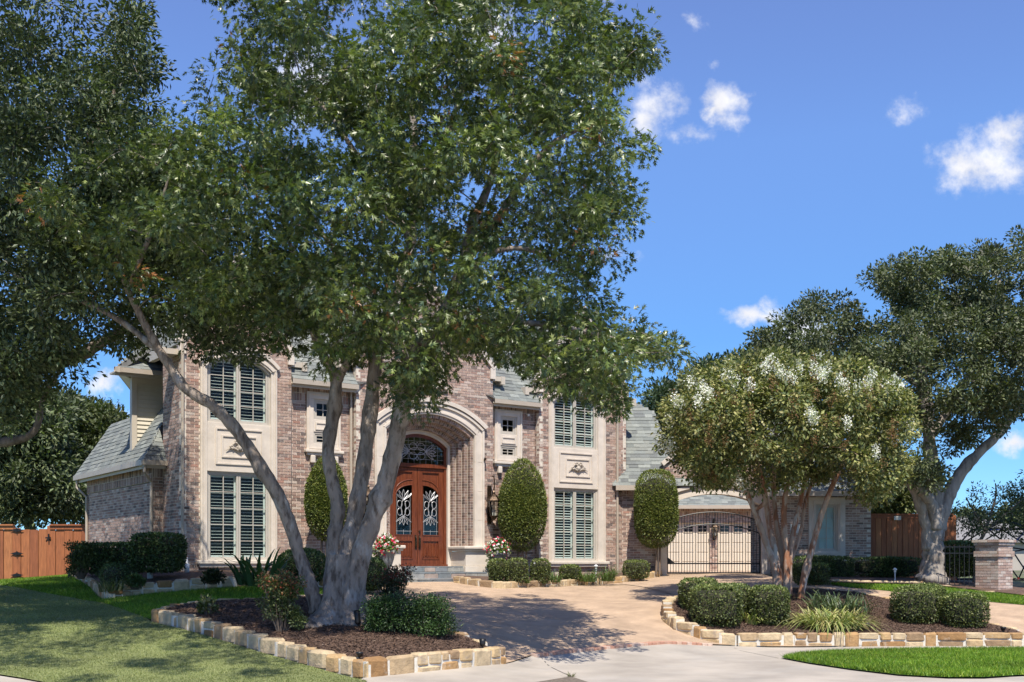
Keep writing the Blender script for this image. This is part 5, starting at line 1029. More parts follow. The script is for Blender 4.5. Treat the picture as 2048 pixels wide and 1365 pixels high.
oak_poly = [(380,-80),(425,60),(405,150),(385,235),(250,270),(120,310),(60,390),(100,480),(230,560),(330,630),(470,640),(560,690),(640,735),(700,715),(760,765),(800,820),(855,815),(885,745),(960,705),(1060,765),(1120,785),(1180,795),(1222,840),(1248,800),(1240,745),(1330,728),(1362,702),(1300,672),(1250,640),(1230,585),(1200,545),(1205,490),(1240,450),(1272,420),(1255,385),(1235,350),(1300,300),(1286,250),(1250,210),(1286,125),(1296,90),(1268,55),(1200,25),(1190,-80)]
tips = crown_points(oak_poly, OZ - .2, 3.1, 760, 150, 3, -.3, 1.25)
lobes = [(1290,690),(1318,700),(1345,705),(1275,680),(1228,815),(1222,790),(1240,770),(1200,775),(1160,770),(1110,755),(850,795),(845,770),(865,740),(820,760),(700,705),(650,720),(560,665),(1180,600),(1250,660),(1215,520),(1285,300),(1292,110),(1262,60),(1245,440),(570,560),(600,600),(630,560),(650,620),(590,520),(560,610),(620,640),(680,600),(660,540),(700,640)]
tips = np.vstack([tips, [at(u, v, OZ - .4 + rng.uniform(-.9,.9)) for u, v in lobes]])
tw = MB(); grow_branches(tw, NOD, tips, .035); tw.build('branches', M_bark, oak, kind='stuff')
OAKC = [(0.104,0.140,0.037),(0.073,0.107,0.029),(0.134,0.171,0.046),(0.055,0.083,0.027),(0.171,0.201,0.055),(0.085,0.122,0.061)]
C, A, N, ci, d_ = fill_clumps(tips, 125, rng.uniform(.2,.46,len(tips)), .75, .2, .35)
S = rng.uniform(.075,.135,len(C)); cl = leafcols(len(C), OAKC, ci, len(tips)); br = rng.random(len(tips)) < .05; bi = br[ci] & (rng.random(len(ci)) < .16); cl[bi] = np.array([.36,.16,.06])*rng.uniform(.7,1.2,(bi.sum(),1))
leaves('crown', C, A, N, S, tpl_oak(), cl, M_leaf, oak, 'stuff')
# ------------------------------------------------------------------ live oaks
M_bark2 = mat('dark_bark_mat', (.19,.155,.13), .95, var=.35, vscale=6, stretch=(1,1,.4), bump=.02, bscale=22, col2=(.1,.08,.065), c2scale=7, c2lo=.5, c2hi=.65)
M_bark3 = mat('grey_bark_mat', (.3,.265,.23), .95, var=.3, vscale=6, stretch=(1,1,.3), bump=.02, bscale=24, col2=(.16,.13,.11), c2scale=8, c2lo=.5, c2hi=.66)
LOC_ = [(0.080,0.109,0.042),(0.059,0.083,0.034),(0.106,0.133,0.054),(0.048,0.069,0.032),(0.128,0.160,0.072)]
def live_oak(label, base, stems, poly, zc, half, nclump, per, R, size, edge, bark, cols=LOC_, seed=5, extra=None, gap=-.45, gs=.9, knots=3, cutz=3.5, name='live_oak', sides=12, spread=.22):
    t = thing(name, label, 'tree', base); mb = MB(); nd = [limb(mb, [P4(*q) if isinstance(q, tuple) else list(q) for q in s], sides, .05, knots) for s in stems]; mb.build('trunk', bark, t, smooth=True)
    tips = crown_points(poly, zc, half, nclump, edge, seed, gap, gs)
    if extra is not None: tips = np.vstack([tips, extra])
    nd = np.vstack(nd); nd = nd[nd[:,2] > cutz]; b2 = MB(); grow_branches(b2, nd, tips, .05); b2.build('branches', bark, t, kind='stuff')
    C, A, N, ci, d = fill_clumps(tips, per, rng.uniform(R*.7, R*1.25, len(tips)), .75, .15, .1); leaves('crown', C, A, N, rng.uniform(size*.7, size*1.3, len(C)), tpl_oval(1, .45), leafcols(len(C), cols, ci, len(tips), spread), M_leafm, t, 'stuff'); return t
LZ = 19.5
ll_poly = [(-170,-140),(150,-140),(158,10),(190,100),(222,10),(285,-30),(292,60),(325,140),(320,250),(400,330),(470,420),(530,520),(555,620),(556,700),(530,735),(470,722),(410,735),(350,705),(290,735),(245,700),(175,735),(120,770),(60,790),(40,860),(-170,880)]
# part of the canopy that spreads overhead towards the street, out of view but shading the lawn
ex = np.stack([rng.uniform(-11,-2.2,300), rng.uniform(8.5,17,300), rng.uniform(7.4,10.8,300)], 1); ex = ex[(ex[:,2] - EYE)/ex[:,1] > (HZ + 60)/F]; ex = ex[vnoise(ex, 1.3, 9) > -.3]
lb = gp(-150, 1205)
live_oak('broad dark live oak reaching in over the lawn and the artificial turf', lb, [
 [[lb[0], lb[1], lb[2]-.1, .42],[lb[0]+.05, lb[1], lb[2]+1.2, .34],[lb[0]+.1, lb[1], lb[2]+2.4, .32],[lb[0]+.2, lb[1]-.1, 5.0, .26],[lb[0]+.5, lb[1]-.5, 7.0, .18],[lb[0]+.9, lb[1]-.8, 8.4, .1]],
 [[lb[0]+.05, lb[1], lb[2]+1.7, .2],P4(-40,775,LZ+.3,.15),P4(0,752,LZ,.13),P4(70,738,LZ,.12),P4(150,715,LZ-.1,.105),P4(215,680,LZ-.2,.085),P4(262,650,LZ-.2,.06),P4(330,610,LZ-.3,.04),P4(430,600,LZ-.3,.022)],
 [[lb[0]+.05, lb[1], lb[2]+2., .18],P4(-60,600,LZ-.3,.14),P4(40,470,LZ-.5,.11),P4(110,400,LZ-.6,.08),P4(180,300,LZ-.8,.055),P4(230,180,LZ-1,.03)], [P4(0,886,LZ+1,.09),P4(50,876,LZ+1,.075),P4(75,850,LZ+1,.06),P4(85,800,LZ+1,.045),P4(120,740,LZ+.8,.03)],
 [[lb[0]+.05, lb[1], lb[2]+1.5, .12],P4(-60,880,LZ+1,.1),P4(0,886,LZ+1,.09)], [[lb[0]+.2, lb[1]-.1, 5.0, .15],[-8.2,15.4,6.9,.08],[-7.2,13.6,8.3,.05],[-6.6,12.2,8.8,.03]], [P4(110,400,LZ-.6,.06),P4(240,470,LZ-.9,.045),P4(360,520,LZ-1,.03),P4(470,600,LZ-1,.02)]],
 ll_poly, LZ - .5, 3.2, 620, 215, .40, .092, 140, M_bark2, extra=ex, seed=11, gap=-.35)
RZ = gp(1863, 1165, .08)[1]; rbp = gp(1863, 1165, .08)
rl_poly = [(2240,420),(2048,455),(2000,470),(1960,462),(1925,500),(1895,482),(1870,520),(1840,490),(1800,520),(1770,500),(1735,525),(1700,515),(1715,555),(1760,580),(1790,605),(1745,640),(1692,592),(1650,578),(1600,600),(1560,622),(1550,662),(1480,672),(1500,720),(1640,790),(1760,820),(1832,850),(1806,915),(1788,955),(1838,995),(1885,985),(1900,925),(1935,890),(1990,868),(2048,830),(2240,820)]
live_oak('large live oak with forked grey trunk beside the right cedar fence', rbp, [
 [(1862,1172,RZ,.45),(1863,1150,RZ,.31),(1866,1110,RZ,.25),(1870,1060,RZ,.22),(1872,1010,RZ,.2),(1868,960,RZ+.1,.2),(1858,880,RZ+.2,.15),(1850,780,RZ+.3,.12),(1830,680,RZ+.3,.08),(1810,590,RZ+.3,.04)],
 [(1856,1100,RZ-.05,.15),(1852,1050,RZ-.1,.14),(1838,1000,RZ-.2,.13),(1818,960,RZ-.3,.115),(1790,915,RZ-.4,.09),(1740,860,RZ-.5,.06),(1680,780,RZ-.6,.04)], [(1872,1060,RZ-.1,.17),(1862,1010,RZ-.25,.14),(1845,985,RZ-.4,.1),(1812,955,RZ-.5,.07)],
 [(1872,1080,RZ,.18),(1884,1030,RZ,.165),(1902,980,RZ+.1,.17),(1930,935,RZ+.1,.15),(1970,895,RZ+.2,.12),(2005,860,RZ+.2,.1),(2050,790,RZ+.2,.07),(2090,700,RZ+.3,.05)], [(1858,880,RZ+.2,.1),(1920,780,RZ+.6,.08),(1970,680,RZ+.8,.06),(2000,560,RZ+.9,.035)], [(2005,860,RZ+.2,.06),(1960,800,RZ-.2,.05),(1940,740,RZ-.5,.03)], [(1850,780,RZ+.3,.07),(1760,720,RZ+.8,.05),(1650,660,RZ+1.2,.03)]],
 rl_poly, RZ + .2, 3.0, 640, 210, .36, .1, 120, M_bark3, seed=21, gap=-.22, gs=1.2, cutz=3.4, cols=[(0.078,0.099,0.039),(0.060,0.078,0.032),(0.102,0.120,0.051),(0.128,0.143,0.068)])
BGC = [(0.101,0.128,0.054),(0.081,0.108,0.046),(0.128,0.155,0.068),(0.068,0.088,0.041)]
def bg_tree(label, base_u, d, poly, half, nclump, per, R, size, edge, cols=BGC, seed=31, gap=-.5, tr=.2, sparse=False, name='background_tree', gs=.7):
    x = X(base_u, d); z = g1(x, d); P = np.array(poly); uc, vt = P[:,0].mean(), P[:,1].min(); vm = P[:,1].mean()
    st = [[[x, d, z-.1, tr*1.3],[x, d, z + .8, tr],P4((base_u+uc)/2, (HZ+vm)/2, d, tr*.8),P4(uc, vm, d, tr*.55),P4(uc, vm*.7+vt*.3, d, tr*.25)],[P4((base_u+uc)/2, (HZ+vm)/2, d, tr*.5),P4(uc - (P[:,0].max()-P[:,0].min())*.25, vm, d - half*.3, tr*.3)],[P4((base_u+uc)/2, (HZ+vm)/2, d, tr*.5),P4(uc + (P[:,0].max()-P[:,0].min())*.25, vm, d + half*.2, tr*.3)]]
    live_oak(label, (x, d, z), st, poly, d, half, nclump, per, R, size, edge, M_bark2, cols, seed, gap=gap, knots=0, cutz=2., name=name, sides=8, gs=gs)
bg_tree('dense grey green tree standing behind the left cedar fence', 60, 40, [(-160,700),(-40,740),(60,770),(110,790),(150,800),(150,900),(175,960),(165,1050),(100,1030),(60,1060),(-160,1060)], 3., 330, 230, .7, .19, 120, seed=32)
bg_tree('olive green tree behind the low wing roof', 190, 44, [(120,800),(170,800),(235,830),(262,880),(250,940),(180,960),(150,1050),(120,1000),(100,900)], 2.5, 200, 220, .65, .19, 80, cols=[(.08,.1,.03),(.06,.085,.028),(.1,.12,.04)], seed=33)
bg_tree('thin bare topped tree against the sky left of the clapboard wall', 240, 48, [(170,800),(215,790),(262,830),(262,900),(200,900)], 1.5, 26, 60, .5, .1, 60, seed=34, tr=.12)
bg_tree('dark green tree rising behind the steep link roof', 1360, 52, [(1282,790),(1305,745),(1345,735),(1352,760),(1390,735),(1440,705),(1500,700),(1600,720),(1600,870),(1460,890),(1340,880),(1300,830)], 4., 240, 200, .75, .22, 90, cols=[(.045,.07,.03),(.035,.055,.025),(.06,.09,.038)], seed=35)
bg_tree('yellow green tree above the right cedar fence', 1790, 38, [(1690,930),(1760,900),(1840,930),(1850,1010),(1800,1035),(1745,1030),(1700,1000)], 2., 120, 180, .5, .15, 60, cols=[(.1,.12,.035),(.075,.095,.03),(.14,.15,.05)], seed=36)
bg_tree('thin open small tree beyond the brick pillar', 1950, 33, [(1895,1000),(1905,945),(1950,905),(2000,915),(2048,900),(2130,940),(2130,1070),(2030,1085),(1980,1060),(1930,1070),(1900,1060)], 1.6, 110, 70, .4, .09, 60, cols=[(.05,.075,.028),(.035,.055,.022),(.08,.1,.035)], seed=37, gap=-.1, tr=.06)
bg_tree('dark tree behind the neighbouring pale house', 2000, 95, [(1890,1040),(1920,1015),(1990,1020),(2060,1000),(2200,1010),(2200,1090),(1890,1090)], 3., 120, 140, 1., .4, 40, seed=38)
bg_tree('dark tree line seen past the end of the house roof', 1500, 70, [(1330,890),(1420,850),(1600,840),(1700,900),(1740,1000),(1600,1000)], 4., 140, 140, 1.1, .32, 60, seed=39)
# ------------------------------------------------------------------ crape myrtle on the island
M_mb = mat('peeling_bark_mat', (.38,.27,.2), .75, var=.25, vscale=8, stretch=(1,1,.3), bump=.006, bscale=30, col2=(.26,.11,.055), c2scale=6, c2lo=.5, c2hi=.58, col3=(.5,.43,.36), c3scale=5, c3lo=.56, c3hi=.64)
mbp = gp(1568, 1192, BEDH); MZ = mbp[1]
myr = thing('crape_myrtle', 'crape myrtle with peeling brown stems and white flower clusters on the island', 'tree', mbp); tb = MB(); nd = []
for s in ([(1556,1200,MZ,.1),(1550,1140,MZ,.075),(1530,1080,MZ-.1,.065),(1508,1020,MZ-.2,.058),(1480,960,MZ-.3,.045),(1430,880,MZ-.4,.03),(1390,820,MZ-.4,.018)], [(1560,1200,MZ,.09),(1553,1120,MZ,.07),(1540,1060,MZ+.1,.06),(1530,990,MZ+.2,.05),(1510,900,MZ+.3,.03),(1480,800,MZ+.3,.015)],
          [(1566,1200,MZ,.09),(1564,1120,MZ+.1,.065),(1552,1040,MZ+.2,.055),(1548,980,MZ+.3,.045),(1550,880,MZ+.4,.03),(1560,780,MZ+.4,.015)], [(1572,1200,MZ-.1,.09),(1574,1120,MZ-.1,.065),(1568,1050,MZ-.15,.06),(1573,980,MZ-.2,.05),(1600,880,MZ-.3,.03),(1620,780,MZ-.3,.015)],
          [(1577,1195,MZ,.08),(1580,1110,MZ,.06),(1588,1060,MZ,.055),(1605,985,MZ+.1,.045),(1625,900,MZ+.2,.03),(1660,800,MZ+.2,.015)], [(1578,1130,MZ+.2,.045),(1600,1070,MZ+.3,.04),(1612,1000,MZ+.4,.035),(1640,920,MZ+.6,.02)], [(1600,1202,MZ-.4,.075),(1610,1150,MZ-.4,.068),(1630,1075,MZ-.45,.062),(1650,1010,MZ-.5,.055),(1680,940,MZ-.6,.045),(1730,860,MZ-.7,.028),(1770,800,MZ-.7,.015)], [(1508,1020,MZ-.2,.045),(1530,1000,MZ-.3,.04),(1520,930,MZ-.5,.025)]):
    nd.append(limb(tb, [P4(*q) for q in s], 10, .05, 2))
tb.build('trunk', M_mb, myr, smooth=True)
my_poly = [(1328,835),(1338,790),(1368,752),(1430,742),(1490,715),(1560,706),(1640,716),(1700,722),(1760,742),(1800,775),(1826,820),(1834,868),(1802,920),(1800,975),(1742,1005),(1690,980),(1640,958),(1580,980),(1530,982),(1480,972),(1430,980),(1392,962),(1352,930),(1322,890)]
tips = crown_points(my_poly, MZ, 2.5, 360, 110, 41, -.6, 1.3); nd = np.vstack(nd); nd = nd[nd[:,2] > 3.]
b2 = MB(); grow_branches(b2, nd, tips, .025); b2.build('branches', M_mb, myr, kind='stuff')
C, A, N, ci, d = fill_clumps(tips, 230, rng.uniform(.25,.42,len(tips)), .8, .15, .2); leaves('crown', C, A, N, rng.uniform(.065,.11,len(C)), tpl_oval(1,.55), leafcols(len(C), [(.17,.185,.055),(.12,.145,.045),(.23,.235,.075),(.08,.105,.04),(.28,.26,.1)], ci, len(tips)), M_leafm, myr, 'stuff')
def panicles(px_list, n, s, cols, name, size):
    Cs = []; 
    for (u, v) in px_list:
        e = float(polydist(np.array(my_poly, float), np.array([u*1.]), np.array([v*1.]))[0]); ee = min(1, e/110) if inpoly(my_poly, np.array([u]), np.array([v]))[0] else 0
        d = MZ - 2.5*math.sqrt(max(0, 1 - (1-ee)**2)) - .1; p = at(u, v, d); k = unit(n)*rng.uniform(.3,1,(n,1))*s*np.array([.7,.7,1.15]); Cs.append(p + k)
    C = np.vstack(Cs); m = len(C); leaves(name, C, unit(m), unit(m), rng.uniform(size*.6,size*1.2,m), tpl_oval(1,.9), leafcols(m, cols, spread=.08), M_petal, myr, 'stuff')
fl = [(1381,765),(1400,772),(1410,780),(1362,808),(1340,842),(1352,800),(1455,735),(1462,750),(1470,765),(1450,755),(1540,722),(1550,735),(1562,745),(1575,752),(1585,758),(1530,735),(1600,735),(1628,735),(1640,745),(1645,752),(1680,760),(1690,775),(1622,828),(1628,838),(1640,720),(1715,775),(1790,760),(1800,772),(1795,780),(1745,750),(1485,968),(1475,960),(1495,975),(1622,835),(1695,845),(1815,855),(1822,850),(1752,905),(1327,885),(1340,895),(1500,770),(1420,790),(1395,800),(1655,740),(1735,770),(1770,775),(1820,835)]
panicles(fl, 130, .16, [(.8,.78,.76),(.72,.7,.66),(.85,.84,.82)], 'white_flowers', .035)
sd = [(u, v) for u, v in zip(rng.uniform(1340,1820,70), rng.uniform(720,960,70)) if inpoly(my_poly, np.array([u]), np.array([v]))[0]]
panicles(sd, 60, .14, [(.2,.1,.05),(.16,.12,.05),(.25,.15,.07)], 'seed_heads', .03)
# ------------------------------------------------------------------ clipped shrubs
M_core = mat('shrub_core_mat', (.035,.035,.018), .95, var=.4, vscale=20)
def superpts(n, a, b, c, p, flatbase=True):
    d = unit(n); r = (np.abs(d[:,0]/a)**p + np.abs(d[:,1]/b)**p + np.abs(d[:,2]/c)**p)**(-1/p); P = d*r[:,None]
    g = np.stack([np.sign(P[:,0])*np.abs(P[:,0]/a)**(p-1)/a, np.sign(P[:,1])*np.abs(P[:,1]/b)**(p-1)/b, np.sign(P[:,2])*np.abs(P[:,2]/c)**(p-1)/c], 1); return P, g/np.linalg.norm(g, axis=1)[:,None]
BOXC = [(0.081,0.105,0.027),(0.065,0.086,0.024),(0.105,0.128,0.035),(0.049,0.068,0.020),(0.135,0.149,0.046)]
def shrub(name, label, cat, base, a, b, c, p=3., n=5200, leaf=.03, cols=BOXC, group=None, cone=False, rough=.03, stem=None, lit_top=0., zoff=0.):
    """a clipped shrub: solid dark core that blocks light, in place of twigs, and a skin of small leaves; base is the ground point under its centre"""
    base = np.asarray(base, float); r = thing(name, label, cat, base, group); P, Nn = superpts(n, a, b, c, p); ctr = base + [0,0,c + zoff]
    lump = vnoise(P, 3.0/max(a, c), rng.integers(1000)); depth = rng.uniform(0,1,n)**2*.16 + rough*(-lump)*1.2
    if cone:
        t = (P[:,2] + c)/(2*c); f = np.interp(t, [0,.08,.35,.6,.85,1], cone); P[:,:2] *= f[:,None]; Nn = Nn + [0,0,.25]
    C = ctr + P*(1 - depth[:,None]*.5) + Nn*rng.normal(0, .012, (n,1)); A = Nn*.7 + unit(n)*.8 + [0,0,.25]; NN = Nn + unit(n)*.7
    cl = leafcols(n, cols, spread=.25); cl *= (1 + lit_top*np.clip(Nn[:,2:3],0,1)); leaves('foliage', C, A, NN, rng.uniform(leaf*.7, leaf*1.3, n), tpl_oval(1,.55), cl, M_leafm, r, 'stuff')  # leaves facing up coloured lighter, imitating sunlit tops
    k = MB(); th = np.linspace(0, 2*np.pi, 16, endpoint=False); rows = []
    for ph in np.linspace(-1, 1, 11):
        z = ph*.8; rad = (max(0, 1 - abs(ph*.98)**p))**(1/p)*.82
        if cone: rad *= np.interp((z+1)/2, [0,.08,.35,.6,.85,1], cone)
        ca, sa = np.cos(th), np.sin(th); rr = (np.abs(ca)**p + np.abs(sa)**p)**(-1/p); rows.append(np.stack([ctr[0] + a*rad*rr*ca, ctr[1] + b*rad*rr*sa, np.full(16, ctr[2] + c*z)], 1))
    q = [[i*16+j, i*16+(j+1) % 16, (i+1)*16+(j+1) % 16, (i+1)*16+j] for i in range(10) for j in range(16)]; k.add(np.concatenate(rows), Q=q); k.build('light_block_core', M_core, r)  # solid dark core added to block light between the leaves
    if stem:
        s = MB()
        for (ox, oy, ox2) in stem: s.sweep([base + [ox, oy, -.05], base + [(ox+ox2)/2, oy, zoff*.6], base + [ox2, oy, zoff + .3]], [.035,.03,.025], 7)
        s.build('stem', M_twig, r)
    return r
def box_px(u, v, off, wpx, hpx, label, p=5., group=None, dk=1., n=5200, **k):
    g = gp(u, v, off); s = F / g[1]; a = wpx*.93/2/s; c = hpx/2/s; g = g + [0, a*.8, 0]; g[2] = g1(g[0], g[1]) + off; return shrub('boxwood_shrub', label, 'shrub', g + [0,0,-.03], a, a*dk, c + .015, p, n, .044, group=group, lit_top=.8, **k)
box_px(1438,1257,BEDH,104,76,'clipped boxwood at the front of the left boxwood cluster on the island')
box_px(1468,1242,BEDH,78,64,'clipped boxwood in the middle of the left boxwood cluster on the island')
box_px(1402,1224,BEDH,78,58,'clipped boxwood at the back of the left boxwood cluster, by the driveway')
box_px(1543,1253,BEDH,78,72,'clipped square boxwood beside the pale iris clump on the island')
box_px(1844,1250,BEDH,94,68,'clipped square boxwood at the front of the right boxwood group on the island', 4.)
box_px(1862,1236,BEDH,72,60,'clipped boxwood half hidden at the back of the right boxwood group', 4.)
box_px(1941,1258,BEDH,86,64,'clipped square boxwood nearest the pointed end of the island', 4.)
box_px(996,1163,.14,34,42,'round boxwood beside the flower urn under the tall cone shrub', n=2600); box_px(1034,1165,.14,42,45,'round boxwood under the middle of the tall cone shrub', n=2600); box_px(1081,1164,.14,38,43,'round boxwood between the cone shrub and the bay window sill', n=2600)
box_px(1141,1161,.14,42,28,'low rounded boxwood under the shuttered bay window', n=2400); box_px(1274,1154,.14,52,30,'low wide boxwood at the foot of the clipped shrub beside the gate', n=2600)
for i_, (u0, ww_) in enumerate(((1610,34),(1640,44))): box_px(u0,1166,.08,ww_,36,['small rounded boxwood before the hedge nearest the gate','small rounded boxwood before the hedge below the wing window'][i_], n=2000)
CONE = [.8,.95,1.,.97,.8,.55]; CC = [(.11,.14,.026),(.085,.115,.022),(.145,.17,.032),(.06,.085,.02),(.19,.2,.045)]
def cone(x, y, wpx, top, bot, label, cn, cols=CC):
    g = hp(x, y, 0); g[2] = g1(g[0], g[1]) + .14; s = F/g[1]; zt = EYE - (top - HZ)/s; zb = EYE - (bot - HZ)/s; c = (zt - zb)/2; shrub('cone_shrub', label, 'shrub', g, wpx/2/s, wpx/2/s*.8, c, 2.6, 26000, .048, cols, cone=cn, rough=.05, zoff=zb - g[2], stem=[(-.12,0,-.1),(.1,.03,.12),(.0,-.04,.02)], lit_top=.2)
cone(3.15, -.75, 80, 912, 1082, 'clipped cone shaped evergreen between the shaded bay and the oak stems', CONE)
cone(8.85, -.55, 94, 920, 1103, 'clipped cone shaped evergreen between the arched entry and the shuttered bay', CONE)
g_ = np.array([X(1312, 31.9), 31.9, 0]); g_[2] = g1(g_[0], g_[1]) + .14; s_ = F/31.9; zt = Zp(943, 31.9); zb = Zp(1094, 31.9); shrub('standard_shrub', 'clipped square topped evergreen on a bare stem beside the driveway gate', 'shrub', g_, 42/s_, 34/s_, (zt-zb)/2, 3.4, 22000, .048, CC, cone=[.85,.92,1,.98,.95,.9], rough=.06, zoff=zb - g_[2], stem=[(.0,0,.05),(.1,.02,.12)], lit_top=.2)
def hedge(label, px_a, px_b, off, hpx, depth, d, n=9000, cols=None, name='hedge', leaf=.06, p=8.):
    u0, u1 = px_a[0], px_b[0]; x0, x1 = X(u0, d), X(u1, d); zt = Zp(px_a[1], d); zb = Zp(px_b[1], d); base = np.array([(x0+x1)/2, d, zb]); return shrub(name, label, 'hedge' if name == 'hedge' else 'shrub', base, (x1-x0)/2, depth/2, (zt-zb)/2, p, n, leaf, cols or [(.055,.085,.024),(.04,.065,.02),(.078,.11,.03),(.11,.14,.045)], rough=.06, lit_top=.25)
hedge('long clipped hedge under the right wing window', (1582,1116), (1700,1162), .08, 46, .8, 30.2, 9000); hedge('clipped hedge in front of the right cedar fence', (1700,1118), (1845,1150), .08, 40, .8, 30.3, 9000); hedge('square clipped hedge behind the iron fence', (1888,1086), (1945,1150), .1, 60, .8, 28.6, 7000)
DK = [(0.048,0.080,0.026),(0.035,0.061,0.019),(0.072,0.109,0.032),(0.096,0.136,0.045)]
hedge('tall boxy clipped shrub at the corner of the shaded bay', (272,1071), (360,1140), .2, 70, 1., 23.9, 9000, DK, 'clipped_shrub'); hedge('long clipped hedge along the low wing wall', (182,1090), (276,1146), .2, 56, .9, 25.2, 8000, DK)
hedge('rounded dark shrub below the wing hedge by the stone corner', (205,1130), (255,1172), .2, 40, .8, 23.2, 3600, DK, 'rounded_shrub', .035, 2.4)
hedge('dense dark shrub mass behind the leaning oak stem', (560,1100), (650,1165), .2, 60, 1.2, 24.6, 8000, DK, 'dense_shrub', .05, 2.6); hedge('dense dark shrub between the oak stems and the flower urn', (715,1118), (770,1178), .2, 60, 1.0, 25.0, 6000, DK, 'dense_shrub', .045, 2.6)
# loose shrubs on the oak bed
def loose(name, label, u, v, off, wpx, hpx, cols, n=6000, leaf=.045, tipc=None, seed=0, dense=.5, stems=7, cat='shrub', rr=.8, pet=None):
    b = gp(u, v, off); s = F/b[1]; a = wpx/2/s; h = hpx/s; r = thing(name, label, cat, b); m = MB(); tips = []
    for k in range(stems*6):
        d = unit(1)[0]; t = b + np.array([d[0]*a*rng.uniform(.3,.85), d[1]*a*rr*rng.uniform(.3,.85), h*rng.uniform(.12,.88)]); q = b + np.array([d[0]*.06, d[1]*.06, -.03]); mid = (q + t)/2 + np.array([d[0]*.05, d[1]*.05, .08*h]); sv = np.linspace(0,1,6)[:,None]; m.sweep((1-sv)**2*q + 2*sv*(1-sv)*mid + sv**2*t, np.linspace(.009,.003,6), 4, caps=False); tips.append(t)
    m.build('branches', M_twig, r, kind='stuff'); tips = np.array(tips); C, A, N, ci, d = fill_clumps(tips, n//len(tips), a*dense*.55, .9, .1, 0.); k = C[:,2] > b[2] + .02; C, A, N, ci = C[k], A[k], N[k], ci[k]; cl = leafcols(len(C), cols, ci, len(tips))
    if tipc is not None: hi = (C[:,2] - b[2])/h; e = (rng.random(len(C)) < np.clip((hi - .5)*1.1, 0, .5)); cl[e] = np.array(tipc)[rng.integers(0, len(tipc), e.sum())]*rng.uniform(.8,1.2,(e.sum(),1))
    leaves('foliage', C, A, N, rng.uniform(leaf*.7,leaf*1.3,len(C)), tpl_oval(1,.5), cl, M_leafm, r, 'stuff'); return r
loose('rose_shrub', 'rose shrub with red tipped new leaves on the oak bed beside the leaning stem', 562,1262,BEDH,112,128,[(.09,.12,.035),(.065,.095,.03),(.13,.15,.05),(.05,.075,.028)],7000,.042,[(.4,.1,.06),(.42,.22,.1),(.3,.13,.07)])
loose('low_shrub', 'dark feathery low shrub touching the oak trunk on the mulch', 778,1262,BEDH,112,66,[(.03,.07,.018),(.022,.05,.014),(.045,.095,.025)],9000,.035,rr=.9,dense=.8); loose('low_shrub', 'dark feathery low shrub at the driveway edge of the oak bed', 856,1270,BEDH,116,74,[(.032,.07,.02),(.024,.052,.015),(.05,.1,.026),(.08,.14,.035)],10000,.035,rr=.9,dense=.8)
loose('rose_shrub', 'sparse dark rose shrub with a few red leaf tips behind the low shrubs', 786,1222,BEDH,86,94,[(.045,.065,.025),(.03,.048,.02),(.075,.085,.04)],4200,.04,[(.25,.06,.05)],dense=.55)
loose('leafy_shrub', 'low yellow leaved half bare shrub on the oak bed near the turf', 420,1228,BEDH,56,34,[(.16,.2,.05),(.1,.13,.04),(.2,.19,.1)],500,.07,dense=.6,stems=4); loose('loose_shrub', 'loose green shrub before the cedar fence beside the low wing', 162,1156,.2,66,74,[(.08,.105,.03),(.055,.08,.024),(.12,.14,.045)],5000,.055)
loose('leafy_shrub', 'low green perennial clump on the house bed near the stone corner', 270,1176,.2,44,24,[(.05,.085,.02),(.07,.11,.03)],1500,.06); loose('leafy_shrub', 'dark low clump of strappy leaves under the shaded bay window', 425,1166,.2,50,26,[(.03,.045,.018),(.045,.06,.022)],1400,.07)
# strap leaved plants: iris clump, lilyturf, ginger
def straps(name, label, u, v, off, wpx, dpx, hm, n, w, cols, cat='plant', arch_=1., group=None):
    b = gp(u, v, off); s = F/b[1]; a = wpx/2/s; r = thing(name, label, cat, b, group); V = []; Q = []; Cc = []; k = 0; dd = dpx
    for i in range(n):
        t = rng.uniform(0, 2*np.pi); rad = math.sqrt(rng.random()); x0, y0 = b[0] + a*.8*rad*math.cos(t), b[1] + dd*rad*math.sin(t); z0 = g1(x0, y0) + off - .02; dr = np.array([math.cos(t), math.sin(t)])*rng.uniform(.2,1) + rng.normal(0,.5,2); dr /= np.linalg.norm(dr) + 1e-6; L_ = hm*rng.uniform(.6,1.2); ar = arch_*rng.uniform(.4,1.3); c = np.array(cols[rng.integers(0,len(cols))])*rng.uniform(.8,1.2); ww = w*rng.uniform(.7,1.2)
        sd = np.array([-dr[1], dr[0], 0])
        for j in range(5):
            q = j/4; p = np.array([x0 + dr[0]*L_*.75*ar*q**1.3, y0 + dr[1]*L_*.75*ar*q**1.3, z0 + L_*(q*1.05 - ar*.62*q**2.4)]); wj = ww*(1 - .85*q**2); V += [p - sd*wj, p + sd*wj]
        Q += [[k+2*j, k+2*j+1, k+2*j+3, k+2*j+2] for j in range(4)]; Cc += [c]*10; k += 10
    m = MB(); m.add(np.array(V), Q=Q, col=np.array(Cc)); m.build('leaves', M_leafm, r, kind='stuff'); return r
IR = [(.3,.33,.1),(.36,.38,.13),(.24,.28,.08),(.42,.4,.18),(.18,.24,.07),(.34,.28,.12)]
straps('iris_clump', 'large clump of pale yellow green strappy iris leaves at the foot of the crape myrtle', 1662,1252,BEDH,150,.5,.5,620,.015,IR,arch_=1.5); straps('iris_clump', 'darker blue green strappy clump right behind the pale iris clump', 1680,1222,BEDH,150,.6,.5,260,.014,[(.09,.13,.06),(.13,.17,.07),(.06,.1,.05)]); straps('iris_clump', 'pale strappy tuft between the square boxwood and the left boxwood cluster', 1500,1243,BEDH,40,.3,.4,80,.014,IR); straps('iris_clump', 'dark spiky tuft behind the square boxwood on the island', 1520,1205,BEDH,90,.4,.45,120,.013,[(.06,.09,.045),(.09,.13,.06)])
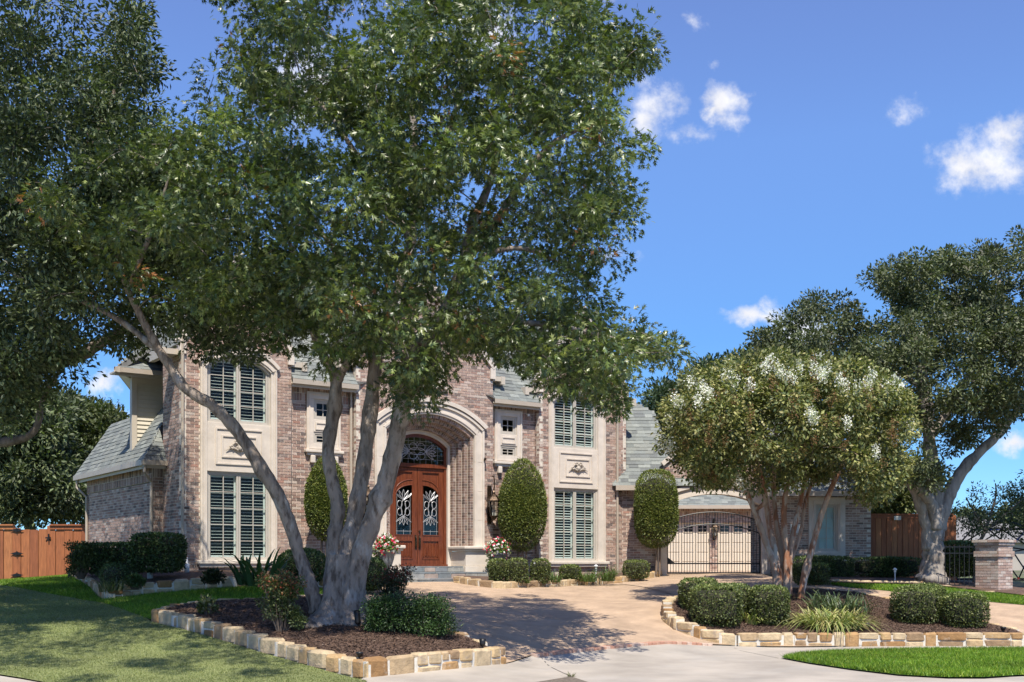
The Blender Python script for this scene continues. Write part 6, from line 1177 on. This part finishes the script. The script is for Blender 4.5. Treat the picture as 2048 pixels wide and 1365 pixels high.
LT = [(.07,.13,.025),(.1,.17,.035),(.05,.09,.02)]
straps('lilyturf', 'bright strappy lilyturf between the third round boxwood and the low boxwood', 1108,1163,.14,34,.25,.38,110,.009,LT); straps('lilyturf', 'strappy lilyturf below the middle of the bay window sill', 1178,1162,.14,42,.25,.42,130,.009,LT); straps('lilyturf', 'tall strappy lilyturf by the bay corner downspout', 1214,1161,.14,40,.25,.55,140,.009,LT); straps('lilyturf', 'small strappy tuft beside the second round boxwood', 1054,1165,.14,14,.15,.3,30,.009,LT)
straps('lilyturf', 'thin strappy tuft in the house bed beside the loose shrubs', 225,1180,.2,60,.3,.4,120,.008,[(.08,.11,.04),(.1,.12,.05)])
straps('ginger_plant', 'broad leaved dark plant below the shaded bay window beside the oak', 520,1168,.2,110,.4,.95,46,.05,[(.035,.075,.025),(.05,.1,.035),(.07,.13,.045)],arch_=.9); straps('grass_tuft', 'small dry grass tuft growing at the drain opening in the apron', 1142,1354,0,14,.05,.14,30,.005,[(.16,.15,.08),(.1,.11,.05)])
# flower urns
M_urn = mat('grey_urn_mat', (.16,.17,.18), .6, var=.3, vscale=12, bump=.003, bscale=40)
def urn(x, y, label):
    p = hp(x, y, 0); p[2] = g1(p[0], p[1]) + .13; r = thing('flower_urn', label, 'planter', p); b = MB(); b.lathe(p, [(.0,0),(.17,0),(.17,.05),(.08,.1),(.07,.16),(.15,.24),(.2,.4),(.23,.56),(.26,.58),(.25,.61),(.2,.6),(.0,.56)], 18); b.build('urn', M_urn, r, smooth=True)
    t = p + np.array([0,0,.72]); n = 900; d = unit(n); C = t + d*rng.uniform(.2,1,(n,1))*np.array([.3,.3,.26]); tr = rng.random(n) < .22; C[tr] = p + np.array([-.16,-.12,.35]) + unit(tr.sum())*np.array([.1,.08,.28]); leaves('foliage', C, d + unit(n)*.5, d + [0,0,.6], rng.uniform(.05,.09,n), tpl_oval(1,.7), leafcols(n, [(.1,.17,.03),(.14,.22,.04),(.07,.12,.025)]), M_leafm, r, 'stuff')
    n = 130; d = unit(n); d[:,1] = -np.abs(d[:,1]); C = t + d*np.array([.33,.33,.29]); c = np.array([(.8,.78,.74),(.8,.78,.74),(.65,.03,.08),(.7,.1,.2)])[rng.integers(0,4,n)]; leaves('flowers', C, unit(n), d, rng.uniform(.05,.08,n), tpl_oval(1,.9), c, M_petal, r, 'stuff')
urn(7.95, -.75, 'grey urn of red and white trailing flowers beside the right entry pedestal'); urn(4.7, -.75, 'grey urn of red and white trailing flowers behind the oak stems')
